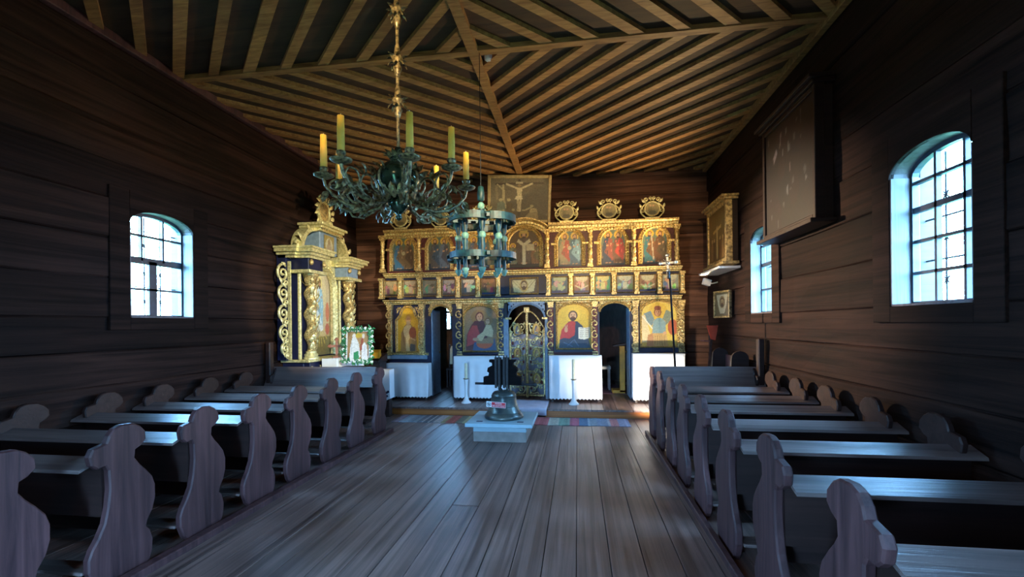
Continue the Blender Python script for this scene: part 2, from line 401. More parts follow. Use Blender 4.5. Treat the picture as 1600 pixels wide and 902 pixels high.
def log_wall(name, axis, face_, out, a, b, holes, mat, extra=0):
    """holes: (p0, p1, z0, z1)"""
    sh = MB(); f0, f1 = sorted((face_+out*.19, face_+out*.29))
    cuts = sorted(set([a, b]+[h[0] for h in holes]+[h[1] for h in holes])); zs = sorted(set([-.3, ZC+.1]+[h[2] for h in holes]+[h[3] for h in holes]))
    for i in range(len(cuts)-1):
        for k in range(len(zs)-1):
            pm, zm = (cuts[i]+cuts[i+1])/2, (zs[k]+zs[k+1])/2
            if any(h[0] < pm < h[1] and h[2] < zm < h[3] for h in holes): continue
            if axis == 'Y': sh.box(f0, f1, cuts[i], cuts[i+1], zs[k], zs[k+1])
            else: sh.box(cuts[i], cuts[i+1], f0, f1, zs[k], zs[k+1])
    w = sh.build(name, m_dark, kind='structure')
    for k in range(len(courses)-1):
        z0, z1 = courses[k], courses[k+1]; segs = [(a, b)]
        for h in holes:
            if h[2] < (z0+z1)/2 < h[3]:
                ns = []
                for s0, s1 in segs:
                    if h[0] > s0 and h[1] < s1: ns += [(s0, h[0]), (h[1], s1)]
                    elif h[1] <= s0 or h[0] >= s1: ns.append((s0, s1))
                    elif h[0] <= s0: ns.append((h[1], s1))
                    else: ns.append((s0, h[0]))
                segs = ns
        for s0, s1 in segs:
            if s1-s0 > .03: log_piece(s0, s1, z0, z1, axis, face_, out, w, mat)
    return w
WZ0, WZ1 = 1.60, 2.74
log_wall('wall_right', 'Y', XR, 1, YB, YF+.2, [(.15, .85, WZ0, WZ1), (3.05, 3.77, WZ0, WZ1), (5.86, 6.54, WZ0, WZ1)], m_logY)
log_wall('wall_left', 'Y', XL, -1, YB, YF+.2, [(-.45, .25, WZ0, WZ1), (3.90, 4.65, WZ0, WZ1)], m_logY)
log_wall('wall_back', 'X', YB, -1, XL-.2, XR+.2, [(-1.5, -.85, -.3, 2.0)], m_logX)  # gap is the added doorway, unseen, for skylight along the nave
for a_ in (-1.5, -.91): MB().box(a_, a_+.06, YB-.28, YB+.02, -.02, 2.0, .004).build('trim_6' if a_ < -1.2 else 'trim_7', m_pew, kind='structure')
log_wall('wall_front', 'X', YF, 1, XL-.2, XR+.2, [(-3.25, 1.35, -.3, 2.74)], m_logX)

# floor
fl = MB().box(XL-.3, XR+.3, YB-.3, YF+.3, -.12, -.03).build('floor', m_dark, kind='structure')
x = XL
while x < XR:
    w = random.choice([.19, .21, .23, .225]); x1 = min(x+w, XR)
    ye = 7.3 if x > -3.4 and x1 < 1.45 else YF
    cuts = [YB, ye] if random.random() < .6 else [YB, random.uniform(2.2, 6), ye]
    for k in range(len(cuts)-1):
        d = random.uniform(-.002, .002)
        MB().box(x+.0028, x1-.0028, cuts[k]+.001, cuts[k+1]-.001, -.035, d, .0012).build('floor_plank', m_floor, fl)
    x = x1
# raised sanctuary platform
pf = MB().box(-3.35, 1.42, 7.32, 12.2, -.1, .10).build('trim_1', m_dark, kind='structure')
x = -3.35
while x < 1.42:
    w = random.choice([.2, .24, .26]); x1 = min(x+w, 1.42)
    MB().box(x+.002, x1-.002, 7.27, 12.1, .10, .13+random.uniform(-.001, .001), .003).build('floor_plank', m_floor, pf); x = x1
MB().box(-3.35, -1.30, 7.28, 7.315, 0, .10, .003).build('step_board', m_step, pf)
MB().box(-.52, 1.42, 7.28, 7.315, 0, .10, .003).build('step_board', m_step, pf)
# pew kerbs
MB().box(-2.66, -2.585, YB, 6.12, 0, .05, .006).build('trim_2', m_pew, kind='structure')
MB().box(.885, .93, YB, 6.3, 0, .05, .006).build('trim_3', m_pew, kind='structure')

# ceiling: boards and diagonal battens round a cross
ce = MB().box(XL-.3, XR+.3, YB-.3, YF+.3, ZC, ZC+.1).build('ceiling', m_ceil, kind='structure')
zb = ZC-.022
MB().beam((XM, YB, zb-.012), (XM, YF, zb-.012), .10, .06).build('batten', m_batten, ce)
MB().beam((XL, YC, zb-.006), (XR, YC, zb-.006), .085, .05).build('batten', m_batten, ce)
def batten(p, q):
    w = random.uniform(.085, .105)
    MB().beam((p[0], p[1], zb), (q[0], q[1], zb), w, .044).build('batten', m_batten, ce)
for sx in (1, -1):
    hw = (XR-XM) if sx > 0 else (XM-XL)
    for sy, hl in ((1, YF-YC), (-1, YC-YB)):
        c = .36
        while c < hw+hl:
            # line |dx| + |dy| = c  (45 degree lozenges), clipped to the quadrant
            p = (0, c); q = (c, 0)
            if c > hl: p = (c-hl, hl)
            if c > hw: q = (hw, c-hw)
            if abs(p[0]-q[0]) > .06: batten((XM+sx*p[0], YC+sy*p[1]), (XM+sx*q[0], YC+sy*q[1]))
            c += .43
for k, (xx, s) in enumerate(((XL, 1), (XR, -1))):
    MB().box(min(xx, xx+s*.07), max(xx, xx+s*.07), YB, YF, ZC-.09, ZC, .006).build('trim_%d' % (4+k), m_batten if k else m_pew, kind='structure')

# windows
def window(n, X, out, y0, y1, style, label_dark=True):
    z0, zs, z1 = WZ0, 2.55, WZ1; xg = X+out*.125
    a, b_ = sorted((xg, xg+out*.045)); fr = MB(); w = .032; ym = (y0+y1)/2
    def arc(r_in, n_=14):
        hw = (y1-y0)/2-r_in; hh = (z1-.04-zs)-r_in
        return [(ym+hw*math.cos(PI*k/n_), zs+hh*math.sin(PI*k/n_)) for k in range(n_+1)]
    fr.box(a, b_, y0, y0+w, z0, zs); fr.box(a, b_, y1-w, y1, z0, zs); fr.box(a, b_, y0, y1, z0, z0+w)
    o, i = arc(0), arc(w)
    for k in range(len(o)-1): fr.prism([o[k], o[k+1], i[k+1], i[k]], 'X', a, b_)
    f = fr.build('window_%d' % n, m_frame, kind='structure')
    # arched head and reveal boards, in the thickness of the wall
    lo, hi = sorted((X-out*.004, X+out*.19)); hd = MB()
    for k in range(len(o)-1):
        hd.prism([o[k], (o[k][0], z1), (o[k+1][0], z1), o[k+1]], 'X', lo, hi)
    hd.box(lo, hi, y0-.001, y0+.012, z0, zs); hd.box(lo, hi, y1-.012, y1+.001, z0, zs)
    hd.build('reveal', m_reveal, f)
    MB().box(lo-.0, hi, y0, y1, z0-.0, z0+.015).build('sill', m_reveal, f)
    # casing boards on the wall face
    ca, cb_ = sorted((X-out*.012, X+out*.02))
    for p0, p1 in ((y0-.20, y0-.002), (y1+.002, y1+.20)):
        MB().box(ca, cb_, p0, p1, z0-.12, z1+.12, .004).build('casing_board', m_logY, f)
    m_ = MB()
    for k in range(len(o)-1): m_.prism([o[k], (o[k][0], z1+.12), (o[k+1][0], z1+.12), o[k+1]], 'X', ca-.001, cb_)
    m_.build('casing_head', m_logY, f); MB().box(ca, cb_, y0-.002, y1+.002, z0-.12, z0-.002, .003).build('casing_board', m_logY, f)
    bars = MB(); bw = .011; c0, c1 = a+.005, b_-.005
    def vb(y, za, zb_, ww=bw): bars.box(c0, c1, y-ww, y+ww, za, zb_)
    def hb(z, ww=bw, ya=y0, yb=y1): bars.box(c0, c1, ya, yb, z-ww, z+ww)
    ys = [y0+(y1-y0)*k/3 for k in range(4)]; panes = []
    if style == 3:
        zr = [z0+w, 1.84, 2.07, 2.30, 2.50, z1-.05]
        for y in ys[1:3]: vb(y, z0, z1-.06)
        for z in zr[1:-1]: hb(z, .020 if z == 2.30 else bw)
        for k in range(3):
            for r in range(5): panes.append((ys[k], ys[k+1], zr[r], zr[r+1]))
    elif style == 2:
        for y in ys[1:3]: vb(y, 2.20, z1-.06)
        vb(ym, z0, 2.2, .045); hb(2.2, .034); hb(2.46); hb(1.90)
        for r0, r1 in ((2.22, 2.46), (2.46, z1-.05)):
            for k in range(3): panes.append((ys[k], ys[k+1], r0, r1))
        for ya, yb in ((y0, ym), (ym, y1)):
            for r0, r1 in ((z0+w, 1.90), (1.90, 2.18)): panes.append((ya, yb, r0, r1))
    else:
        vb(ym, z0, z1-.05, .02); hb(2.25, .022); hb(2.5); hb(1.92)
        zr = [z0+w, 1.92, 2.25, 2.5, z1-.05]
        for ya, yb in ((y0, ym), (ym, y1)):
            for r in range(4): panes.append((ya, yb, zr[r], zr[r+1]))
    bars.build('glazing_bars', m_frame, f)
    xm = (a+b_)/2
    for pa in panes: MB().box(xm-.002, xm+.002, *pa).build('pane', m_glass, f)
    # wrought grille outside
    g = MB(); xo = X+out*.24
    for y in [y0+(y1-y0)*k/4 for k in (1, 2, 3)]:
        g.tube([(xo, y, z0), (xo, y, z1-.06)], .007)
        for z in (1.78, 2.08, 2.38):
            for q in range(4):
                an = q*PI/4; d = (math.cos(an)*.035, math.sin(an)*.035); g.tube([(xo, y-d[0], z-d[1]), (xo, y+d[0], z+d[1])], .005, 4)
    for z in (1.93, 2.23, 2.53): g.tube([(xo, y0, z), (xo, y1, z)], .007)
    g.build('iron_grille', m_iron, f)
    return f
window(1, XR, 1, 3.05, 3.77, 3); window(2, XR, 1, 5.86, 6.54, 1); window(3, XL, -1, 3.90, 4.65, 2)
window(4, XR, 1, .15, .85, 3); window(5, XL, -1, -.45, .25, 2)  # two unseen windows, added to let in more skylight
# ground outside
MB().box(-40, 40, -40, 60, -1.0, -.9).build('ground', plain('grass_ground', srgb(70, 96, 50), .9, 0, .3, 3), kind='structure')

# chancel behind the icon screen: polygonal apse of logs
ap = [(-3.45, 8.8), (-3.45, 10.3), (-2.1, 11.9), (.15, 11.9), (1.5, 10.3), (1.5, 8.8)]
m_logC = wood('chancel_log_wood', srgb(60, 48, 44), srgb(110, 92, 84), 'Z', 3, .8, (.5, .8), .4, .2)
for k in range(5):
    a, b_ = Vector((*ap[k], 0)), Vector((*ap[k+1], 0)); w = None; ex = (b_-a).normalized()*.08; a, b_ = a-ex, b_+ex
    for j, z0 in enumerate([0, .45, .9, 1.35, 1.8, 2.25, 2.7]):
        d = (b_-a).normalized(); nrm = Vector((d.y, -d.x, 0)); mid = (a+b_)/2
        segs = [(a, b_)]
        if k == 1 and 1.3 < z0 < 2.6: L_ = (b_-a).length; segs = [(a, a+d*(L_*.24)), (a+d*(L_*.40), b_)]
        for s0, s1 in segs:
            mb = MB(); off = -nrm*.1; mb.beam(s0+off+Vector((0, 0, z0+.225)), s1+off+Vector((0, 0, z0+.225)), .2, .45)
            if w is None: w = mb.build('wall_chancel', m_logC, kind='structure')
            else: mb.build('log', m_logC, w)
MB().box(-3.7, 1.75, 8.7, 12.2, 3.12, 3.22).build('ceiling', m_ceil, kind='structure')
# chancel window in the slanting left wall
a, b_ = Vector((*ap[1], 0)), Vector((*ap[2], 0)); d = (b_-a).normalized(); L_ = (b_-a).length; p0, p1 = a+d*(L_*.22), a+d*(L_*.38)
def along(t, z): q = p0+(p1-p0)*t; return (q.x, q.y, z)
f = MB(); 
for t in (0, .5, 1): f.beam(along(t, 1.35), along(t, 2.7), .05, .06, up=(d.x, d.y, 0))
for z in (1.37, 1.8, 2.25, 2.68): f.beam(along(0, z), along(1, z), .05, .05)
f = f.build('window_6', m_frame, kind='structure')
g = MB(); g.add([along(0, 1.37), along(1, 1.37), along(1, 2.68), along(0, 2.68)], [(0, 1, 2, 3)]); g.build('pane', m_glass, f)
portal(((p0.x+p1.x)/2-.1, (p0.y+p1.y)/2+.1, 2.0), .6, 1.3, math.atan2(d.y, d.x))

# ================================================================== PEWS
PROF = [(2.95,.92),(3.02,.915),(3.065,.89),(3.10,.85),(3.105,.80),(3.07,.765),(3.035,.75),(3.03,.70),(3.06,.655),(3.10,.61),(3.145,.55),(3.165,.49),(3.165,.41),(3.145,.34),(3.11,.285),(3.10,.25),
        (3.125,.22),(3.145,.15),(3.14,.08),(3.12,.03),(3.08,.0),(2.83,.0),(2.785,.05),(2.755,.13),(2.755,.20),(2.775,.25),(2.81,.30),(2.845,.37),(2.865,.46),(2.875,.56),(2.87,.67),(2.855,.70),
        (2.81,.695),(2.775,.725),(2.765,.775),(2.785,.815),(2.83,.825),(2.86,.83),(2.875,.87),(2.905,.905)]
PROF = [(y-2.95, z) for y, z in PROF]
def end_mesh(x0, x1, y, zb=.0):
    mb = MB(); n = len(PROF); ch = .008
    cy_, cz = sum(p[0] for p in PROF)/n, sum(p[1] for p in PROF)/n
    rings = []
    for x, k in ((x0, 1), (x0+ch, 0), (x1-ch, 0), (x1, 1)):
        ring = []
        for i, (a, b) in enumerate(PROF):
            pa, pb = PROF[i-1], PROF[(i+1) % n]; tx, tz = pb[0]-pa[0], pb[1]-pa[1]; l = math.hypot(tx, tz)
            ring.append((x, y+a+(tz/l)*k*ch, zb+b-(tx/l)*k*ch))
        rings.append(ring)
    vs = [v for r in rings for v in r]
    fs = [(k*n+i, k*n+(i+1) % n, (k+1)*n+(i+1) % n, (k+1)*n+i) for k in range(3) for i in range(n)]
    mb.add(vs, fs, False); mb.add(rings[0], [tuple(range(n))]); mb.add(rings[3], [tuple(range(n))]); return mb
ORD = ['front', 'second', 'third', 'fourth', 'fifth', 'sixth', 'seventh', 'rearmost']
def make_pew(side, y, xa, xw, tall=False, label=''):
    """xa: x of the aisle end, xw: x at the wall"""
    sg = 1 if xw > xa else -1; t = thing('church_pew', (xa, y, 0), label, 'pew', 'pews on the %s of the aisle' % side)
    a0, a1 = sorted((xa, xa+sg*.045)); w0, w1 = sorted((xw-sg*.14, xw-sg*.10)); i0, i1 = sorted((xa+sg*.045, xw-sg*.02))
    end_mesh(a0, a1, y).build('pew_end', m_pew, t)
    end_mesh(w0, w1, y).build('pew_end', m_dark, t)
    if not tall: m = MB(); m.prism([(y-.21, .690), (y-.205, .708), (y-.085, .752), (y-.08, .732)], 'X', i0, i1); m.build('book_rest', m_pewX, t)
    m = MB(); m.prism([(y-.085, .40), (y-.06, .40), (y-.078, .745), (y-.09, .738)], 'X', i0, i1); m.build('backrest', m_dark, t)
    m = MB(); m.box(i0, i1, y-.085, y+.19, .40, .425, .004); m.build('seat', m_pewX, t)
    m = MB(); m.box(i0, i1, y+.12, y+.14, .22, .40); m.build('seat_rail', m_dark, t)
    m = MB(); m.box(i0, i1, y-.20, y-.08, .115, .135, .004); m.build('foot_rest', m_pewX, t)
    if tall:
        m = MB(); m.prism([(y-.16, .665), (y-.14, .655), (y-.005, .915), (y-.03, .925)], 'X', i0, i1); m.build('front_board', m_pewX, t)
        q0, q1 = sorted((xw-sg*.10, xw-sg*.03)); m = MB(); m.box(q0, q1, y-.14, y-.05, 0, 1.28, .01); m.build('wall_post', m_dark, t)
    return t
LY = [5.95, 5.28, 4.70, 4.10, 3.55, 2.95, 2.36, 1.77]; RY = [6.17, 5.60, 4.98, 4.42, 3.78, 3.15, 2.47, 1.77]
for side, ys, xa, xw in (('left', LY, -2.70, XL), ('right', RY, .95, XR)):
    proto = None
    for k, y in enumerate(ys):
        lb = {0: 'front pew on the %s, with a tall plain board, nearest the altar' % side,
              7: 'rearmost pew on the %s, nearest the camera, cut by the picture edge' % side}.get(k, '%s dark wooden pew from the front on the %s of the aisle' % (ORD[k], side))
        if k < 2:
            t = make_pew(side, y, xa, xw, k == 0, lb)
            if k == 1: proto = t
        else:
            t = copy_tree(proto, (xa, y, 0)); t['label'] = lb

# ================================================================== ICON SCREEN
YI = 8.30
ico = thing('iconostasis', (-.93, YI, .13), 'gilded three-tier icon screen across the sanctuary, carved and painted', 'iconostasis')
def ix(px, py): return P(px, py, 'Y', YI).x
def iz(px, py): return P(px, py, 'Y', YI).z
ZT, ZM, ZL = 3.31, 2.48, 1.97         # tops of the three cornices
X0, X1 = -3.62, 1.76
def cornice(x0, x1, zt, h=.15, d=.14, y=YI, teeth=True, mat=m_gold, parent=ico, path=None, pitch=.055):
    n = path or [(x0, zt), (x1, zt)]
    m = MB()
    prof = [(0, -h), (-.03, -h), (-.035, -h*.72), (-.07, -h*.66), (-.07, -h*.4), (-.11, -h*.3), (-d, -h*.16), (-d, 0), (0, 0)]
    rings = []
    for k, (a, b) in enumerate(n):
        p, q = n[max(k-1, 0)], n[min(k+1, len(n)-1)]; tx, tz = q[0]-p[0], q[1]-p[1]; l = math.hypot(tx, tz); nx_, nz = -tz/l, tx/l
        rings.append([(a+nx_*pz, y+py_, b+nz*pz) for py_, pz in prof])
    K = len(prof); vs = [v for r in rings for v in r]
    m.add(vs, [(k*K+i, k*K+(i+1) % K, (k+1)*K+(i+1) % K, (k+1)*K+i) for k in range(len(n)-1) for i in range(K)])
    m.add(rings[0], [tuple(range(K))]); m.add(rings[-1], [tuple(range(K))])
    o = m.build('cornice', mat, parent)
    if teeth:
        t = MB()
        for k in range(len(n)-1):
            (a, b), (c, d_) = n[k], n[k+1]; L_ = math.hypot(c-a, d_-b); cnt = max(1, int(L_/pitch)); ux, uz = (c-a)/L_, (d_-b)/L_
            for i in range(cnt):
                s_ = (i+.5)*L_/cnt; px_, pz_ = a+ux*s_, b+uz*s_; nx_, nz = -uz, ux
                t.obox((px_-nx_*h*.53, y-.085, pz_-nz*h*.53), (pitch*.55, .04, h*.24), (0, -math.atan2(uz, ux), 0))
                t.ell((px_-nx_*h*.86, y-.045, pz_-nz*h*.86), (pitch*.4, .02, h*.10), 6, 4)
        t.build('carved_teeth', m_goldp if mat is m_gold else m_gold, o, kind='stuff')
    return o
def column(x, z0, z1, r, y=YI-.06, mat=m_gold, kind=0, parent=ico):
    m = MB(); h = z1-z0; n = 26; prof = []
    for k in range(n+1):
        t = k/n; q = .72+.28*abs(math.sin(t*PI*(5 if kind else 4)))+(.12*math.sin(t*60) if kind == 0 else 0); prof.append((r*q, h*.1+h*.78*t))
    m.lathe((x, y, z0), prof, 10, twist=(.18, 3, 26/h if kind == 2 else 10))
    o = m.build('column', mat, parent)
    b = MB(); b.box(x-r*1.25, x+r*1.25, y-r*1.1, y+.05, z0, z0+h*.05); b.box(x-r*1.05, x+r*1.05, y-r, y+.05, z0+h*.05, z0+h*.10); b.build('column_base', mat, o)
    c = MB(); c.prism([(x-r*.8, z0+h*.87), (x+r*.8, z0+h*.87), (x+r*1.4, z0+h*.97), (x+r*1.4, z1), (x-r*1.4, z1), (x-r*1.4, z0+h*.97)], 'Y', y-r*1.3, y+.05)
    for s_ in (-1, 1): c.ell((x+s_*r*1.15, y-r*1.2, z0+h*.94), (r*.38, r*.38, r*.38), 8, 5)
    c.ell((x, y-r*1.3, z0+h*.92), (r*.5, r*.3, h*.04), 8, 5)
    c.build('capital', mat, o)
    return o
def vine_pilaster(x, z0, z1, w, y=YI, back=m_navy, mat=m_gold, parent=ico):
    o = MB().box(x-w/2, x+w/2, y-.07, y+.03, z0, z1, .006).build('pilaster', back, parent)
    g = MB(); h = z1-z0; n = max(2, int(h/.2)); step = (h*.8)/n; zz = z0+h*.08
    for k in range(n):
        s_ = 1 if k % 2 else -1; c = (x, y-.085, zz+step*(k+.5))
        g.tube(spiral(c, step*.42, 1.1, PI/2 if s_ > 0 else -PI/2, s_, n=14), [.013]*12+[.018, .02], 5)
        g.leaf((x-s_*w*.1, y-.08, c[2]+step*.25), (s_*.7, 0, .6), w*.5, w*.32); g.ell((x+s_*w*.12, y-.085, c[2]-step*.4), w*.13, 6, 4)
    g.build('carved_vine', mat, o)
    c = MB(); c.box(x-w*.62, x+w*.62, y-.10, y+.03, z1-h*.05, z1); c.box(x-w*.55, x+w*.55, y-.09, y+.03, z1-h*.10, z1-h*.05); c.build('capital', mat, o); c = MB(); c.box(x-w*.6, x+w*.6, y-.095, y+.03, z0, z0+h*.045); c.box(x-w*.55, x+w*.55, y-.085, y+.03, z0+h*.045, z0+h*.07)
    c.build('column_base', mat, o)
    return o
def arch_path(cx, hw, z0, zs, zt, n=16):
    return [(cx-hw, z0)]+[(cx-hw*math.cos(PI*k/n), zs+(zt-zs)*math.sin(PI*k/n)) for k in range(n+1)]+[(cx+hw, z0)]
def frame_path(path, w, d, y, mat, parent, name='icon_frame', beads=True, closed=False, bead_pitch=.05):
    m = MB(); n = len(path); rings = []
    for k, (a, b) in enumerate(path):
        p, q = path[k-1 if closed else max(k-1, 0)], path[(k+1) % n if closed else min(k+1, n-1)]; tx, tz = q[0]-p[0], q[1]-p[1]; l = math.hypot(tx, tz)+1e-9; nx_, nz = -tz/l, tx/l
        rings.append([(a+nx_*o_, y+dy, b+nz*o_) for o_, dy in ((-w/2, 0), (-w/2, -d*.5), (-w*.3, -d), (w*.05, -d*.55), (w*.25, -d), (w/2, -d*.6), (w/2, 0))])
    vs = [v for r in rings for v in r]; K = 7
    m.add(vs, [(k*K+i, k*K+(i+1) % K, ((k+1) % n)*K+(i+1) % K, ((k+1) % n)*K+i) for k in range(n if closed else n-1) for i in range(K)])
    if beads:
        for k in range(n-1):
            (a, b), (c, d_) = path[k], path[k+1]; L_ = math.hypot(c-a, d_-b); cnt = int(L_/bead_pitch+.5)
            for i in range(cnt):
                s_ = (i+.5)/cnt; m.ell((a+(c-a)*s_, y-d*.75, b+(d_-b)*s_), (bead_pitch*.3, d*.35, bead_pitch*.3), 6, 3)
    return m.build(name, mat, parent)
# backing boards, each tier, with openings for the three doors
def backing(pieces, mat, name='backing_board'):
    m = MB()
    for a, b, c, d in pieces: m.box(a, b, YI, YI+.05, c, d)
    return m.build(name, mat, ico)
DL = (ix(673, 560), ix(707, 560)); DC = (ix(793, 560), ix(855, 560)); DR = (ix(937, 540), ix(985, 540))
ZD = 1.80
backing([(X0+.05, DL[0], .13, 1.9), (DL[1], DC[0], .13, 1.9), (DC[1], DR[0], .13, 1.9), (DR[1], X1, .13, 1.9), (X0+.05, X1, 1.87, 2.05)], m_navy)
backing([(X0, X1+.02, 2.03, 2.5)], m_navy); backing([(X0+.03, X1-.02, 2.48, 3.2)], m_red)

# ---- top tier: apostles
TB = [(631, 1), (687, 1), (748, 1), (890, 1), (957.5, 1), (1022.5, 1)]
pal = [((60, 110, 150), (120, 96, 70)), ((90, 84, 80), (60, 80, 100)), ((70, 90, 120), (110, 80, 60)), ((150, 136, 104), (164, 70, 58)), ((44, 60, 84), (150, 78, 64)), ((50, 100, 110), (110, 76, 50))]
pal2 = [((120, 96, 70), (90, 70, 56)), ((96, 110, 130), (70, 70, 84)), ((90, 110, 140), (84, 96, 110)), ((60, 100, 120), (130, 170, 180)), ((110, 76, 60), (190, 64, 56)), ((100, 66, 46), (84, 70, 50))]
for k, (px, _) in enumerate(TB):
    cx = ix(px, 390); hw = .235; z0 = 2.53
    ops = [('e', .5, .75, .5, .35, (96, 112, 96)), ('p', [(0, 0), (1, 0), (1, .16), (0, .18)], (26, 44, 66))]
    ops += saint(.32, .06, .86, *pal[k], w=.95)+saint(.70, .06, .86, *pal2[k], w=.95)
    if k == 5: ops.append(('l', .46, .12, .38, .8, .02, (170, 160, 140)))
    if k == 3 or k == 0: ops.append(('e', .5, .5, .07, .05, (190, 176, 140)))
    paint('apostle_icon', ico, T(cx, YI-.025, z0), hw*2, .66, ops, (118, 104, 76), 34, 46, arch=.60)
    frame_path(arch_path(cx, hw+.01, z0, z0+.40, z0+.665), .075, .05, YI-.01, m_gold, ico, 'arch_frame')
    for s_ in (-1, 1): MB().box(cx+s_*(hw+.045)-.05, cx+s_*(hw+.045)+.05, YI-.075, YI, z0+.385, z0+.42).build('impost', m_gold, ico)
for px, zz in [(599.6, 0), (656, 0), (716, 0), (779, 0), (855, 0), (922, 0), (989.5, 0), (1056.5, 0)]:
    column(ix(px, 390), 2.50, 3.20, .042, kind=0)
cxc = ix(819, 390)
ops = [('e', .5, .7, .5, .4, (88, 66, 40)), ('p', [(0, 0), (1, 0), (1, .13), (0, .13)], (30, 30, 34))]+saint(.16, .1, .52, (110, 120, 100), (90, 90, 70))+saint(.86, .1, .55, (130, 90, 56), (110, 100, 60))
ops += saint(.5, .1, .84, (84, 70, 60), (96, 80, 70), halo=(190, 150, 60)) + [('p', [(.46, .08), (.54, .08), (.56, .55), (.72, .66), (.66, .72), (.5, .62), (.34, .72), (.28, .66), (.45, .55)], (206, 196, 160)), ('p', [(.58, .42), (.82, .42), (.82, .6), (.58, .6)], (196, 180, 140)), ('p', [(.4, .86), (.6, .86), (.63, .95), (.37, .95)], (190, 160, 80))]
paint('enthroned_christ_icon', ico, T(cxc, YI-.03, 2.53), .60, .72, ops, (74, 56, 38), 50, 60, arch=.58, label='icon of Christ in vestments with open book, centre of top tier')
frame_path(arch_path(cxc, .315, 2.53, 2.53+.42, 2.53+.735), .085, .06, YI-.01, m_gold, ico, 'arch_frame')
xl, xr = ix(716, 360)+.0, ix(783, 360)
cornice(X0, ix(783, 355), ZT-.015, .15, .13)
cornice(ix(857, 352), X1, ZT, .15, .13)
hp = [(ix(783, 352)+(ix(857, 352)-ix(783, 352))*k/14, ZT-.05+.16*math.sin(PI*k/14)**.8) for k in range(15)]
cornice(0, 0, 0, .14, .15, path=hp)

# ---- festive tier
fx = [597.5, 626.7, 656.7, 687.5, 716.7, 748, 779]; fx2 = [857, 892, 925.5, 958.7, 994, 1029.5, 1065]
cornice(X0-.02, X1+.05, ZM, .085, .12)
feast = [((130, 116, 84), (180, 160, 120)), ((120, 100, 76), (176, 156, 130)), ((110, 112, 96), (140, 132, 110)), ((100, 92, 88), (170, 160, 150)), ((70, 76, 80), (200, 190, 170)), ((140, 96, 60), (180, 120, 70)),
         ((60, 84, 96), (170, 170, 120)), ((130, 96, 60), (206, 190, 140)), ((70, 130, 110), (210, 190, 110)), ((120, 116, 100), (200, 190, 150)), ((150, 110, 70), (206, 190, 140)), ((140, 140, 120), (200, 190, 150))]
kf = 0
for arr in (fx, fx2):
    xs = [ix(p, 440) for p in arr]
    for i, x in enumerate(xs):
        m = MB(); m.box(x-.035, x+.035, YI-.085, YI+.01, 2.03, 2.37, .005); m.box(x-.047, x+.047, YI-.10, YI+.01, 2.35, 2.39); m.box(x-.045, x+.045, YI-.095, YI+.01, 2.00, 2.04)
        o = m.build('pilaster', m_gold, ico); g = MB()
        for q in range(4): g.ell((x, YI-.09, 2.09+q*.07), (.018, .012, .024), 6, 4)
        g.build('carved_leaf', m_goldp, o)
        if i < 6:
            xa_, xb_ = x, xs[i+1]; cx = (xa_+xb_)/2; w = xb_-xa_-.10; c1, c2 = feast[kf]; r = random.Random(kf)
            ops = [('e', .5, .9, .4, .25, c2)]+[('e', r.uniform(.15, .85), r.uniform(.25, .6), r.uniform(.06, .16), r.uniform(.1, .24), tuple(int(min(255, q_*r.uniform(.6, 1.25))) for q_ in (c1, c2)[j % 2])) for j in range(12)]
            ops += [('e', r.uniform(.15, .85), r.uniform(.5, .75), .05, .04, SKIN) for j in range(6)]+[('p', [(0, 0), (1, 0), (1, .18), (0, .14)], (30, 38, 84) if kf > 4 else (60, 50, 44))]
            ops += [('l', .1, .45, .5, .28, .03, c2), ('l', .5, .28, .9, .45, .03, c2)] if kf in (7, 10) else [('p', [(.35, .2), (.65, .2), (.6, .6), (.4, .6)], c2)]
            paint('feast_icon', ico, T(cx, YI-.02, 2.04), w, .30, ops, c1, 20, 22)
            frame_path([(cx-w/2, 2.04), (cx-w/2, 2.34), (cx+w/2, 2.34), (cx+w/2, 2.04)], .022, .03, YI-.015, m_gold, ico, beads=False, closed=True)
            kf += 1
cxm = ix(819, 448)
ops = [('p', [(.06, .88), (.94, .92), (.86, .12), (.70, .06), (.30, .06), (.12, .1)], (206, 192, 140)), ('l', .08, .86, .36, .3, .012, (150, 132, 84)), ('l', .92, .9, .64, .3, .012, (150, 132, 84)), ('l', .2, .88, .38, .5, .01, (170, 150, 100)), ('l', .8, .88, .62, .5, .01, (170, 150, 100)), ('e', .5, .5, .155, .42, (190, 160, 84))]+face(.5, .52, .085, .24, beard=(84, 56, 36), hair=(90, 60, 40), skin=(206, 180, 130))
paint('holy_face_icon', ico, T(cxm, YI-.03, 2.06), .50, .27, ops, (90, 70, 50), 50, 30, label='wide icon of a bearded face on a white cloth')
frame_path([(cxm-.26, 2.05), (cxm-.26, 2.335), (cxm+.26, 2.335), (cxm+.26, 2.05)], .03, .035, YI-.02, m_gold, ico, closed=True, beads=False)

# ---- lower cornice and main tier
cornice(X0-.02, X1+.04, ZL, .085, .14, pitch=.045)
def spandrels(cx, hw, zs, zt, ztop, mat, parent, y=YI-.03, d=.05, name='arch_spandrel'):
    m = MB(); n = 16; pa = [(cx-hw*math.cos(PI*k/n), zs+(zt-zs)*math.sin(PI*k/n)) for k in range(n+1)]
    for k in range(n): m.prism([pa[k], (pa[k][0], ztop), (pa[k+1][0], ztop), pa[k+1]], 'Y', y, y+d)
    return m.build(name, mat, parent)
def scroll_corner(cx, hw, z, parent, mat=m_gold, y=YI-.05, r=.05):
    for s_ in (-1, 1):
        g = MB(); x = cx+s_*hw; g.tube(spiral((x, y, z), r, 1.3, PI/2, s_, n=16), .010, 5)
        g.leaf((x-s_*r*.3, y, z+r*.2), (-s_*.9, 0, .5), r*1.7, r*.8); g.leaf((x, y, z-r*.6), (s_*.2, 0, -1), r*1.5, r*.8); g.build('carved_scroll', mat, parent)
Z1 = 1.885
